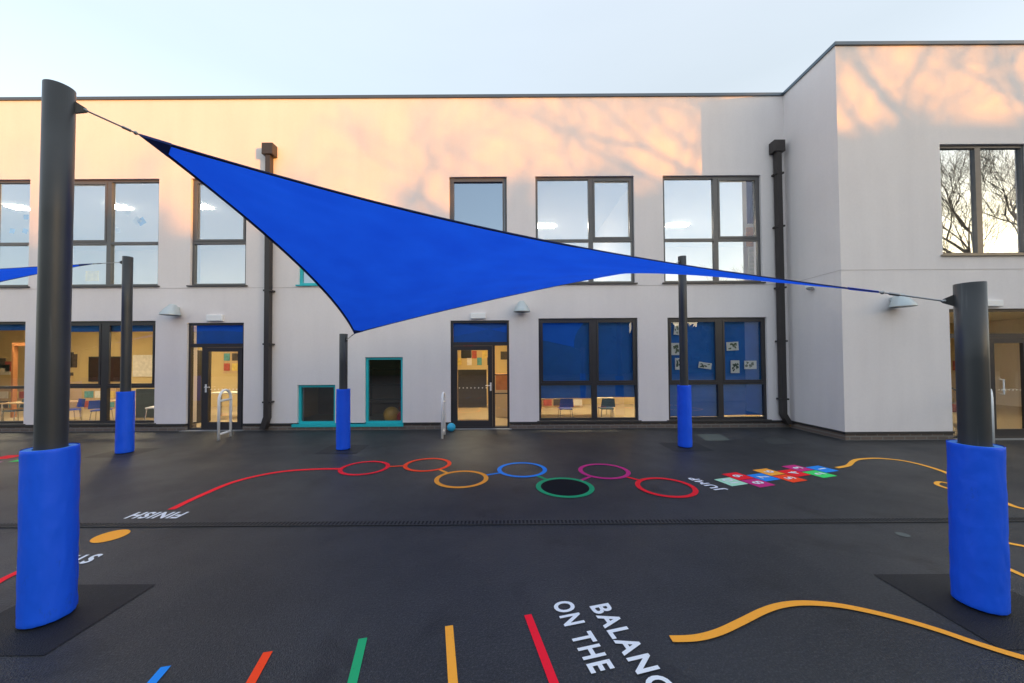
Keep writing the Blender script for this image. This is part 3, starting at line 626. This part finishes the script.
# behind door B
tag(obj('display_board', B((px(457.5, 10.2), px(486, 10.2), 10.2, 10.26, .35, 1.42), bev=.008), DKB), 'dark grey free standing board behind the glazed door', 'display board')
tag(obj('speaker', B((px(461, 11), px(471, 11), 10.9, 11.1, 1.75, 2.05), bev=.02), BLACKM), 'black box with red top high behind the glazed door', 'speaker')
tag(obj('red_beacon', B((px(464, 11), px(472, 11), 10.95, 11.05, 2.055, 2.14), bev=.03), mat('red_plastic', (.6, .03, .03), .4)), 'small red light box on top of the black box', 'beacon')
tag(obj('cupboard', B((px(495, 10.4), px(510, 10.4), 10.4, 10.8, .03, .82), bev=.01), mat('cupboard_cream', (.65, .52, .33), .6)), 'cream cupboard behind the barred side pane', 'cupboard')
tag(obj('wooden_crate', B((px(495, 10.4), px(510, 10.4), 10.42, 10.78, .82, 1.28), bev=.01), mat('crate_orange', (.55, .22, .07), .6, nscale=8, namt=.3)), 'orange wooden crate on top of the cream cupboard', 'crate')
for k in range(7): wallitem('poster', px(459 + 5 * k, YB), YB, 1.5 + .25 * (k % 2), 1.78 + .25 * (k % 2), .17, PCOL[(k + 2) % 5], 'small coloured poster on the far wall behind the glazed door', 'poster', 'small posters behind the glazed door')
wallitem('picture', px(503, 12.8), YB, 1.7, 2.0, .24, PCOL[3], 'small dark picture seen above the crate in the side pane', 'picture')
# balls behind teal window
YEL = mat('ball_yellow', (.75, .42, .06), .35); RED = mat('ball_red', (.55, .03, .03), .35); AQ = mat('ball_blue', (.03, .45, .75), .4)
def ball(name, r, x, y, z, m, label): o = obj(name, sphere(r, (0, 0, 0)), m, smooth=True); o.location = (x, y, z); tag(o, label, 'ball')
ball('exercise_ball', .215, px(391, 9.6), 9.65, .245, YEL, 'large yellow exercise ball behind the tall teal window')
ball('exercise_ball', .17, px(404, 9.6), 9.55, .20, RED, 'red ball beside the yellow one behind the teal window')
ball('play_ball', .10, px(450.5, 8.55), 8.6, .10, AQ, 'light blue ball on the tarmac beside the glazed door')
tag(obj('shelf_unit', B(*[(px(366, 10.5), px(402, 10.5), 10.6, 11.0, z, z + .04) for z in (.5, .95, 1.4)], (px(366, 10.5) - .04, px(366, 10.5), 10.6, 11.0, .03, 1.5)), mat('dark_shelf', (.12, .07, .04), .7)), 'wooden shelves in the dark room behind the tall teal window', 'shelf')
# wing contents
REDF = mat('red_fabric', (.35, .04, .03), .8)
ac = tag(empty('armchair', (pxg(1012) + .45, 9.2, .03)), 'red chair with curved dark arm behind the wing door', 'armchair')
obj('seat', B((-.28, .28, -.28, .28, .3, .48), bev=.04), REDF, ac); obj('backrest', B((-.28, .28, .2, .3, .48, .95), bev=.04), REDF, ac)
for s in (-1, 1):
    b2 = bmesh.new(); tube(b2, [(s * .31, .25, .9), (s * .31, .1, .95), (s * .31, -.2, .8), (s * .31, -.3, .5), (s * .31, -.2, 0)], .02, 8); obj('arm', b2, BLACKM, ac)
wallitem('picture', pxg(1012) * 1.6, YB, 1.2, 1.55, .5, PCOL[0], 'small red picture on the far wall behind the wing door', 'picture')
# upper floor: curtain, display, shutters at right window, paper decorations at left
cur = bmesh.new(); prev = None; xa, xb = px(747.5, 9.25), px(757, 9.25)
for i in range(25):
    x = xa + (xb - xa) * i / 24; y = YW + .36 + .03 * math.sin(i * 1.1); a = cur.verts.new((x, y, 5.15)); b = cur.verts.new((x, y, 6.3))
    if prev: cur.faces.new((prev[0], a, b, prev[1]))
    prev = (a, b)
tag(obj('curtain', cur, mat('curtain_purple', (.10, .03, .14), .8), None, True), 'dark purple curtain strip at the edge of the upper window', 'curtain')
tag(obj('display_board', B((px(747, 9.5), px(758, 9.5), 9.5, 9.53, 4.65, 5.15)), mat('autumn_display', (.6, .25, .04), .8, nscale=14, namt=.8)), 'orange autumn display under the purple curtain', 'display board')
tag(obj('slatted_screen', B(*[(px(749, 9.5), px(758, 9.5), 9.48, 9.5, 3.7 + .1 * k, 3.75 + .1 * k) for k in range(9)], (px(749, 9.5) - .03, px(749, 9.5), 9.48, 9.5, 3.65, 4.6)), mat('screen_white', (.6, .6, .5), .6)), 'white slatted screen at the foot of the upper window', 'screen')
decs = [(26, 217, 'blue'), (12, 231, 'blue'), (25, 231, 'blue'), (128, 213, 'white'), (137, 221, 'white'), (141.5, 221.5, 'blue'), (115, 229, 'white'), (118, 231, 'white')]
DB = mat('paper_blue', (.1, .3, .65), .8)
for i, (a, b, c) in enumerate(decs):
    x, z = wp(a, b, 10.3); s = .07 if i not in (4, 5) else .10
    bm = B((x - s, x + s, 10.3, 10.305, z - s, z + s)); bmesh.ops.rotate(bm, cent=(x, 10.3, z), matrix=Matrix.Rotation(.2 * i, 3, 'Y'), verts=bm.verts)
    side = 'in the leftmost upper window' if a < 40 else 'in the upper window beside the big pole'
    tag(obj('paper_decoration', bm, DB if c == 'blue' else PAPER), ('blue' if c == 'blue' else 'white') + ' paper decoration hanging ' + side, 'decoration', c + ' paper decorations ' + side)
x, z = wp(92, 276, 9.9); o = tag(obj('paper_sun', B((x - .18, x + .18, 9.9, 9.91, z - .14, z + .14), bev=.0), PCOL[2]), 'yellow shape low in the upper window beside the big pole', 'decoration')

# downpipes
def downpipe(x, zh, side, label):
    bm = bmesh.new(); y0 = YW - .20
    box(bm, x - .058, x + .058, YW - .17, YW - .04, .34, zh - .28)
    if side < 0: # angled shoe
        pts = [(x - .063, .34), (x + .063, .34), (x - .02, .05), (x - .16, .05)]
    else: pts = [(x - .063, .34), (x + .063, .34), (x + .20, .10), (x + .07, .10)]
    A = [bm.verts.new((p[0], YW - .17, p[1])) for p in pts]; C = [bm.verts.new((p[0], YW - .04, p[1])) for p in pts]
    bm.faces.new(A); bm.faces.new(C)
    for k in range(4): bm.faces.new((A[k], A[(k + 1) % 4], C[(k + 1) % 4], C[k]))
    dp = bpart('downpipe', bm, PIPE, label)
    bpart('hopper', B((x - .135, x + .135, YW - .20, YW - .002, zh - .28, zh), bev=.012), PIPE, parent=dp)
    bk = bmesh.new()
    for z in (6.2, 4.9, 3.4, 2.1, .7): box(bk, x - .085, x + .105, YW - .175, YW - .001, z - .02, z + .02)
    bpart('bracket', bk, PIPE, parent=dp)
    return dp
downpipe(px(268.5, 8.77), wp(268, 141.5, 8.65)[1], -1, 'tall dark downpipe on the long wall')
downpipe(px(779.6, 8.77), wp(779, 138.5, 8.65)[1], 1, 'tall dark downpipe in the inner corner')

# wall lamps
def wall_lamp(x, z, Y, label):
    t = tag(empty('wall_lamp', (x, Y, z)), label, 'wall lamp', 'cone shaped wall lamps')
    bm = bmesh.new(); n = 28; rings = []
    for r, cy, zz in ((.20, -.21, 0), (.197, -.21, .03), (.145, -.185, .14), (.085, -.155, .235), (.06, -.145, .265), (.015, -.14, .28)):
        rings.append([bm.verts.new((r * math.cos(2 * math.pi * k / n), cy + r * math.sin(2 * math.pi * k / n), zz)) for k in range(n)])
    for A, C in zip(rings, rings[1:]):
        for k in range(n): bm.faces.new((A[k], A[(k + 1) % n], C[(k + 1) % n], C[k]))
    bm.faces.new(rings[-1])
    obj('shade', bm, LAMP, t, True)
    bm = bmesh.new(); bm.faces.new([bm.verts.new((.19 * math.cos(2 * math.pi * k / n), -.21 + .19 * math.sin(2 * math.pi * k / n), .01)) for k in range(n)]); obj('diffuser', bm, mat('lamp_glass', (.25, .27, .27), .3), t)
    obj('backplate', B((-.05, .05, -.12, -.002, .14, .22), bev=.01), LAMP, t)
for (a, b, Y, l) in ((169.5, 315, YW, 'silver cone lamp left of the door beside the downpipe'), (521.8, 311.7, YW, 'silver cone lamp above the blue blinded window'), (904, 306.5, YG, 'silver cone lamp on the projecting wing')):
    x, z = wp(a, b, Y - .23); wall_lamp(x, z, Y, l)
for (a, b, c, d, Y, l) in ((206.4, 222.3, 314.8, 321, YW, 'white emergency light over the door beside the downpipe'), (470.5, 485.5, 313, 318.6, YW, 'white emergency light over the door under the sail'), (984.6, 1003, 300, 306.3, YG, 'white emergency light over the wing door')):
    (x0, z1), (x1, z0) = wp(a, b if 0 else c, Y - .06), wp(b, d, Y - .06)
    t = tag(empty('emergency_light', ((x0 + x1) / 2, Y, z0)), l, 'emergency light', 'white emergency lights over the doors'); w2 = (x1 - x0) / 2
    obj('diffuser', B((-w2, w2, -.075, -.025, 0, z1 - z0), bev=.012), WHITE, t); obj('backplate', B((-w2 + .01, w2 - .01, -.025, -.001, .005, z1 - z0 - .005)), WHITE, t)
# security camera on the side wall
t = tag(empty('security_camera', (XC, 8.12, 3.27)), 'small white dome security camera on the shaded side wall', 'security camera')
bm = bmesh.new(); lathe(bm, [(.075, .0), (.075, .05), (.05, .06)], 20, -.09, 0); obj('housing', bm, WHITE, t); 
bm = bmesh.new(); lathe(bm, [(.001, -.06), (.03, -.052), (.055, -.03), (.062, 0)], 20, -.09, 0); obj('dome', bm, mat('dome_dark', (.35, .37, .4), .2), t, True)
obj('bracket', B((-.03, -.001, -.05, .05, -.03, .07), bev=.005), WHITE, t)

# white hoop barriers
def hoop(p, q, h, label):
    p = Vector(p); q = Vector(q); c = (p + q) / 2; d = (q - p).length / 2; v = q - p
    t = tag(empty('hoop_barrier', (c.x, c.y, 0), math.atan2(v.y, v.x)), label, 'barrier', 'white hoop barriers beside the doors'); r = d; bm = bmesh.new()
    pts = [(-d, 0, 0), (-d, 0, h - r)] + [(-d * math.cos(a), 0, h - r + r * math.sin(a)) for a in [math.pi * k / 12 for k in range(1, 12)]] + [(d, 0, h - r), (d, 0, 0)]
    tube(bm, pts, .026, 12); obj('frame', bm, WHITE, t, True)
    for z in (.79 * h, .12): bm = bmesh.new(); tube(bm, [(-d, 0, z), (d, 0, z)], .024, 10); obj('rail', bm, WHITE, t, True)
hoop(gp(218.5, 440.3), gp(230.5, 436.3), 1.06, 'white hoop barrier before the door beside the downpipe')
hoop(gp(442.2, 438.8), gp(444.6, 434.6), .96, 'white hoop barrier left of the door under the sail')
hoop(gp(993, 446), gp(990, 441.5), 1.05, 'white hoop barrier half hidden behind the right front pole')

# ------------------------------------------------------------------ sail poles
def pole(x, y, h, lean, lugdir, padh, label, hi):
    t = tag(empty('sail_pole', (x, y, 0)), label, 'pole', 'dark sail posts with blue padding')
    n = 40; r = .074
    bm = bmesh.new(); lx, ly = lean
    tube(bm, [(lx * z, ly * z, z) for z in (0, .5, 1, 1.5, h * .75, h)], r, n); sh = obj('post', bm, POLEM, t, True)
    obj_auto(sh)
    rr = random.Random(int(x * 10))
    def dp(a, z): return .003 * (1 - z / padh * .6) * noise.noise(Vector((math.cos(a) * 2.2 - x, math.sin(a) * 2.2, z * 7))) + .003 * noise.noise(Vector((math.cos(a) * 1.5 + x, math.sin(a) * 1.5, z * 3))) + .0025 * abs(noise.noise(Vector((math.cos(a) * 3 + z * 4, math.sin(a) * 3 - x, z * 14)))) * (1.6 - z / padh) + .003 * noise.noise(Vector((math.cos(a) * 4, math.sin(a) * 4 + x, z * 11))) + (.006 if 1.0 < (a % (2 * math.pi)) < 2.0 else 0)
    zs = [.02 + (padh - .02) * k / 48 for k in range(49)]
    bm = bmesh.new(); lathe(bm, [(.112, .016), (.121, .014)] + [(.124, z) for z in zs[:-1]] + [(.124, padh - .003), (.1215, padh)] , 96, disp=dp, closed=True)
    pd = obj('padding', bm, PAD, t, True)
    for p in pd.data.polygons: p.use_smooth = abs(p.normal.z) < .5
    bm = bmesh.new(); sa = 1.2 if x > 0 else 2.2   # overlapping seam flap with its piping
    tube(bm, [((.1255 + dp(sa, z)) * math.cos(sa), (.1255 + dp(sa, z)) * math.sin(sa), z) for z in zs], .004, 6); obj('seam', bm, PAD, pd)
    bm = bmesh.new(); lathe(bm, [(.080, padh - .06), (.080, padh - .004), (.119, padh - .004), (.119, padh - .06)], 40, closed=True); obj('padding_rim', bm, PADRIM, t)
    L = Vector(lugdir).normalized(); zt = h - .11; c = Vector((lx * zt, ly * zt, zt)) + L * .07
    side = Vector((-L.y, L.x, 0)) * .008; bm = bmesh.new()
    prof = [(0, -.042), (0, .042), (.03, .026), (.056, .012), (.056, -.012), (.03, -.026)]
    A = [bm.verts.new(c + L * p + Vector((0, 0, q)) + side) for p, q in prof]; C = [bm.verts.new(c + L * p + Vector((0, 0, q)) - side) for p, q in prof]
    bm.faces.new(A); bm.faces.new(C)
    for k in range(6): bm.faces.new((A[k], A[(k + 1) % 6], C[(k + 1) % 6], C[k]))
    obj('lug', bm, BLACKM, t)
    return Vector((x, y, 0)) + c + L * .05
def obj_auto(o):
    for p in o.data.polygons: p.use_smooth = abs(p.normal.z) < .7
ctr = Vector((.1, 4.7))
def dirto(k, c=ctr): p = Vector(POLES[k]); d = (c - p).normalized(); return (d.x, d.y, 0)
A_fl = pole(*POLES['fl'], 3.55, (.003, 0), dirto('fl'), 1.12, 'tall dark pole in the left foreground with blue padding', 1)
A_fr = pole(*POLES['fr'], 2.19, (0, 0), dirto('fr'), 1.09, 'short thick looking dark pole in the right foreground with blue padding', 0)
A_bl = pole(*POLES['bl'], 3.66, (0, 0), (-1, -.25, 0), 1.14, 'dark pole near the wall behind the big left pole', 1)
A_bc = pole(*POLES['bc'], 2.20, (0, 0), dirto('bc'), 1.15, 'short dark pole near the wall between the teal windows', 0)
A_br = pole(*POLES['br'], 3.66, (0, 0), dirto('br'), 1.18, 'tall dark pole near the wall before the window of paper drawings', 1)

def edge(a, b, inward, s, n):
    out = []
    for i in range(n + 1):
        t = i / n; out.append(a.lerp(b, t) + Vector(inward) * (4 * s * t * (1 - t)))
    return out
def sail(name_label, c00, c10, c11, c01, anchors, sag, n=72):
    """Coons patch between four concave edges; c00-c10 front edge, c01-c11 back edge"""
    cen = (c00 + c10 + c11 + c01) / 4
    t = tag(empty('shade_sail', (0, 0, 0)), name_label, 'shade sail', 'blue shade sails')
    E0 = edge(c00, c10, (0, 1, 0), sag[0], n); E1 = edge(c01, c11, (0, -1, 0), sag[1], n)
    D0 = edge(c00, c01, (1, 0, 0), sag[2], n); D1 = edge(c10, c11, (-1, 0, 0), sag[3], n)
    P = [[None] * (n + 1) for _ in range(n + 1)]
    for i in range(n + 1):
        for j in range(n + 1):
            u, v = i / n, j / n
            p = E0[i] * (1 - v) + E1[i] * v + D0[j] * (1 - u) + D1[j] * u - (c00 * (1 - u) * (1 - v) + c10 * u * (1 - v) + c01 * (1 - u) * v + c11 * u * v)
            for (cu, cv, ph) in ((0, 0, 0), (1, 0, 1), (1, 1, 2), (0, 1, 3)):   # tension folds running out of each corner
                du, dv = abs(u - cu), abs(v - cv); q = math.hypot(du, dv); an = math.atan2(dv, du)
                p = p + Vector((0, 0, .012 * math.sin(an * 16 + ph) * min(1, q * 6) * math.exp(-q * 5)))
            P[i][j] = p
    bm = bmesh.new(); V = [[bm.verts.new(P[i][j]) for j in range(n + 1)] for i in range(n + 1)]
    for i in range(n):
        for j in range(n): bm.faces.new((V[i][j], V[i + 1][j], V[i + 1][j + 1], V[i][j + 1]))
    fab = obj('fabric', bm, SAIL, t, True)
    # edge webbing: thin boxed strip round the outline
    loop = [P[i][0] for i in range(n)] + [P[n][j] for j in range(n)] + [P[n - i][n] for i in range(n)] + [P[0][n - j] for j in range(n)]
    inn = [P[i][0] + (P[i][1] - P[i][0]).normalized() * (.032 if i < n * .6 else .014) for i in range(n)] + [P[n][j] + (P[n - 1][j] - P[n][j]).normalized() * .014 for j in range(n)] + \
          [P[n - i][n] + (P[n - i][n - 1] - P[n - i][n]).normalized() * .03 for i in range(n)] + [P[0][n - j] + (P[1][n - j] - P[0][n - j]).normalized() * .032 for j in range(n)]
    bm = bmesh.new(); m = len(loop); up = Vector((0, 0, .004))
    rows = [[bm.verts.new(loop[k] + (loop[k] - cen).normalized() * .004 + s) for k in range(m)] for s in (up, -up)]
    rin = [[bm.verts.new(inn[k] + s) for k in range(m)] for s in (up, -up)]
    for k in range(m):
        q = (k + 1) % m
        for f in ((rows[0][k], rows[0][q], rin[0][q], rin[0][k]), (rows[1][k], rows[1][q], rin[1][q], rin[1][k]), (rows[0][k], rows[0][q], rows[1][q], rows[1][k]), (rin[0][k], rin[0][q], rin[1][q], rin[1][k])): bm.faces.new(f)
    obj('webbing', bm, WEB, t)
    # corner reinforcement patches
    for (i0, j0, sx, sy) in ((0, 0, 1, 1), (n, 0, -1, 1), (n, n, -1, -1), (0, n, 1, -1)):
        bm = bmesh.new(); k = 3; up2 = Vector((0, 0, .008)); c = P[i0][j0]; a = P[i0 + sx * k][j0]; b = P[i0][j0 + sy * k]; d = P[i0 + sx * 1][j0 + sy * 1]
        L = .2; a = c + (a - c).normalized() * L; b = c + (b - c).normalized() * L
        top = [bm.verts.new(p + up2) for p in (c, a, b)]; bot = [bm.verts.new(p - up2) for p in (c, a, b)]
        bm.faces.new(top); bm.faces.new(bot)
        for q in range(3): bm.faces.new((top[q], top[(q + 1) % 3], bot[(q + 1) % 3], bot[q]))
        obj('corner_patch', bm, SAIL if (i0 == n and j0 == 0) else CORNER, t)
    for c, a in zip((c00, c10, c11, c01), anchors):
        if a is None: continue
        d = a - c; bm = bmesh.new(); tube(bm, [c, a], .006, 6); ca = obj('cable', bm, STEEL, t)
        bm = bmesh.new(); tube(bm, [c + d * .12, c + d * .15, c + d * .17, c + d * .33, c + d * .36, c + d * .39], [.004, .004, .011, .011, .004, .004], 8)
        obj('turnbuckle', bm, STEEL, ca)
        for p in (c + d.normalized() * .02, a):
            bm = bmesh.new(); bmesh.ops.create_uvsphere(bm, u_segments=8, v_segments=6, radius=.014, matrix=Matrix.Translation(p)); obj('shackle', bm, STEEL, ca)
    return t
V3 = Vector
c_fl, c_fr, c_bc, c_br = V3((-2.735, 2.66, 3.375)), V3((2.82, 2.74, 2.18)), V3((-2.86, 6.73, 2.19)), V3((3.12, 6.78, 3.45))
sail('large bright blue four cornered shade sail twisted between four poles', c_fl, c_fr, c_br, c_bc, (A_fl, A_fr, A_br, A_bc), (.42, .45, .22, .35))
# the neighbouring sail, of which only one corner enters at the left, with its two outer poles
POLES['ll'] = (-7.2, 2.4); POLES['fo'] = (-13.3, 2.4); POLES['bo'] = (-13.3, 6.8); c2 = Vector((-10.2, 4.6))
A_ll = pole(*POLES['ll'], 2.19, (0, 0), dirto('ll', c2), 1.1, 'short dark padded pole beyond the left edge nearest the camera side', 0)
A_fo = pole(*POLES['fo'], 3.6, (0, 0), dirto('fo', c2), 1.1, 'tall dark padded pole at the far left end of the yard', 1)
A_bo = pole(*POLES['bo'], 2.2, (0, 0), dirto('bo', c2), 1.1, 'short dark padded pole at the far left by the wall', 0)
sail('second blue shade sail whose tip shows at the left edge', V3((-12.9, 2.7, 3.4)), V3((-7.5, 2.7, 2.18)), V3((-7.66, 6.64, 3.50)), V3((-12.9, 6.6, 2.18)), (A_fo, A_ll, A_bl, A_bo), (.4, .2, .3, .15))

# ------------------------------------------------------------------ what stands behind the camera: bare trees, far belt of trees added for its shadow, low hedge
SUN_AZ = math.atan2(.818, -.575)   # compass angle of the direction to the sun, from +Y towards +X
SUN_EL = R(5.0)
sx, sy = .818, -.575
BARK = mat('bark', (.09, .065, .045), .9, nscale=10, namt=.4)
def bare_tree(x, y, h, seed, label, dens=.85, maxd=6):
    rr = random.Random(seed); t = tag(empty('bare_tree', (x, y, 0)), label, 'tree', 'bare trees behind the yard')
    bm = bmesh.new(); tube(bm, [(0, 0, 0), (.05, .05, h * .12), (.1, -.05, h * .24)], [h * .016, h * .013, h * .011], 10); obj('trunk', bm, BARK, t, True)
    bm = bmesh.new(); cnt = [0]
    def grow(p, d, L, r, depth):
        pts = [p]; q = p.copy(); dd = d.copy()
        for k in range(3):
            dd = (dd + Vector((rr.uniform(-.22, .22), rr.uniform(-.22, .22), rr.uniform(-.05, .2)))).normalized(); q = q + dd * L / 3; pts.append(q.copy())
        tube(bm, pts, [r, r * .85, r * .7, r * .55], 5 if depth < 3 else 3, cap=False); cnt[0] += 1
        if depth >= maxd: return
        nb = 3 if rr.random() < dens else 2
        for i in range(nb):
            k = 3 if i == 0 else rr.choice((1, 2, 2, 3)); ax = Vector((rr.uniform(-1, 1), rr.uniform(-1, 1), rr.uniform(-.3, .5))).normalized()
            nd = (dd + ax * rr.uniform(.4, .7)).normalized(); grow(pts[k], nd, L * rr.uniform(.66, .84), max(.006, .9 * r * (.62 if i else .7)), depth + 1)
    for i in range(4):
        a = i * 1.57 + rr.uniform(-.4, .4); grow(Vector((.1, -.05, h * (.2 + .02 * i))), Vector((math.cos(a) * .5, math.sin(a) * .5, 1)).normalized(), h * .22, h * .0075, 0)
    obj('crown', bm, BARK, t)
bare_tree(27.3, -4.8, 16, 1, 'tall bare winter tree behind the yard reflected in the wing window', .8, 7)
bare_tree(25.0, -8.6, 12.8, 5, 'bare winter tree whose twigs shade the top of the long wall', .72)
bare_tree(25.5, -16.5, 12.5, 9, 'bare winter tree furthest back behind the yard', .5)
FOL = mat('foliage_dark', (.045, .06, .03), .9, nscale=3, namt=.5)
def belt(name, pts, h, depth, seed, label, leaf=.5, n=5000):
    rr = random.Random(seed); bm = bmesh.new(); P = [Vector((*p, 0)) for p in pts]; L = [(b - a).length for a, b in zip(P, P[1:])]; tot = sum(L)
    def at(s):
        for k, l in enumerate(L):
            if s <= l or k == len(L) - 1: return P[k].lerp(P[k + 1], s / l), (P[k + 1] - P[k]).normalized()
            s -= l
    N = int(tot / 1.2); prev = None
    for i in range(N + 1):
        s = tot * i / N; p, d = at(s); nn = Vector((-d.y, d.x, 0)); hh = h * (1 + .05 * noise.noise(Vector((s * .12, seed, 0))) + .035 * noise.noise(Vector((s * .5, seed, 3)))); ring = []
        for k in range(9):
            a = math.pi * k / 8; rad = depth / 2 * (1 + .25 * noise.noise(Vector((s * .3, k * .7, seed)))); ring.append(bm.verts.new(p + nn * (-math.cos(a) * rad) + Vector((0, 0, hh * min(1, (math.sin(a) ** .45 if a > 0 else 0) )))))
        if prev:
            for k in range(8): bm.faces.new((prev[k], prev[k + 1], ring[k + 1], ring[k]))
        else: bm.faces.new(ring)
        prev = ring
    bm.faces.new(prev)
    for k in range(n):
        s = rr.uniform(0, tot); p, d = at(s); nn = Vector((-d.y, d.x, 0)); a = rr.uniform(.15, math.pi - .15); z = h * (math.sin(a) ** .45) * rr.uniform(.5, 1.06); q = p + nn * (-math.cos(a) * depth / 2 * rr.uniform(.9, 1.1)) + Vector((0, 0, z))
        u = Vector((rr.uniform(-1, 1), rr.uniform(-1, 1), rr.uniform(-1, 1))).normalized() * leaf; w = u.cross(Vector((rr.uniform(-1, 1), rr.uniform(-1, 1), rr.uniform(-1, 1)))).normalized() * leaf
        bm.faces.new([bm.verts.new(q + e) for e in (u, w, -u, -w)])
    o = obj(name, bm, FOL); tag(o, label, 'trees', kind='stuff'); return o
S0 = 72
def su(u, s): return (.575 * u + sx * s, .818 * u + sy * s)
belt('shade_tree_belt', [su(-26, S0), su(-6, S0), su(12, S0 - 2), su(40, S0 - 4), su(60, S0)], 12.15, 9, 2, 'unseen belt of evergreen trees added far off to shade the yard')  # added belt, height set so its shadow ends high on the wall
belt('hedge', [(-60, -24), (-20, -25), (14, -25)], 7.4, 3, 4, 'tall dark hedge closing the yard behind', .3, 4000)
belt('hedge', [(15, -25), (40, -30)], 5.6, 3, 8, 'lower dark hedge behind the yard on the right', .3, 2500)

# ------------------------------------------------------------------ light
w = bpy.data.worlds.new('World'); sc.world = w; w.use_nodes = True; nt = w.node_tree
bg = nt.nodes['Background']; sky = nt.nodes.new('ShaderNodeTexSky'); sky.sky_type = 'NISHITA'; sky.sun_disc = False
sky.sun_elevation = SUN_EL; sky.sun_rotation = SUN_AZ; sky.air_density = 1.0; sky.dust_density = 1.6; sky.ozone_density = 1.6; sky.altitude = 50
nt.links.new(sky.outputs[0], bg.inputs[0]); bg.inputs[1].default_value = .13
# pale glow added over the clear sky, zenith kept bright to light the ground
tc = nt.nodes.new('ShaderNodeTexCoord'); sep = nt.nodes.new('ShaderNodeSeparateXYZ'); nt.links.new(tc.outputs['Generated'], sep.inputs[0])
rmp = nt.nodes.new('ShaderNodeValToRGB'); nt.links.new(sep.outputs['Z'], rmp.inputs[0])
rmp.color_ramp.elements[0].position = 0; rmp.color_ramp.elements[0].color = (1, .88, .80, 1); rmp.color_ramp.elements[1].position = .9; rmp.color_ramp.elements[1].color = (.85, .90, .95, 1); el = rmp.color_ramp.elements.new(.55); el.color = (.66, .655, .62, 1)
cn = nt.nodes.new('ShaderNodeTexNoise'); cn.inputs['Scale'].default_value = 2.5; cn.inputs['Detail'].default_value = 6; cmp_ = nt.nodes.new('ShaderNodeMapping'); cmp_.inputs['Scale'].default_value = (1, 1, 4); nt.links.new(tc.outputs['Generated'], cmp_.inputs[0]); nt.links.new(cmp_.outputs[0], cn.inputs['Vector'])
cr = nt.nodes.new('ShaderNodeMapRange'); cr.inputs[3].default_value = .30; cr.inputs[4].default_value = .335; nt.links.new(cn.outputs['Fac'], cr.inputs[0])
bg2 = nt.nodes.new('ShaderNodeBackground'); nt.links.new(rmp.outputs[0], bg2.inputs[0]); nt.links.new(cr.outputs[0], bg2.inputs[1])
ads = nt.nodes.new('ShaderNodeAddShader'); nt.links.new(bg.outputs[0], ads.inputs[0]); nt.links.new(bg2.outputs[0], ads.inputs[1]); nt.links.new(ads.outputs[0], nt.nodes['World Output'].inputs[0])
sun = bpy.data.lights.new('sun', 'SUN'); sun.energy = 2.9; sun.angle = R(.42); sun.color = (.82, .27, .0)
so = bpy.data.objects.new('sun', sun); COL.objects.link(so)
dirv = Vector((sx * math.cos(SUN_EL), sy * math.cos(SUN_EL), math.sin(SUN_EL)))
so.rotation_euler = dirv.to_track_quat('Z', 'Y').to_euler(); so.location = (20, -15, 20)
sc.view_settings.view_transform = 'Standard'; sc.view_settings.look = 'None'; sc.view_settings.gamma = 1; sc.view_settings.exposure = 1.42
sc.cycles.max_bounces = 8; sc.cycles.transparent_max_bounces = 16; sc.cycles.sample_clamp_indirect = 6
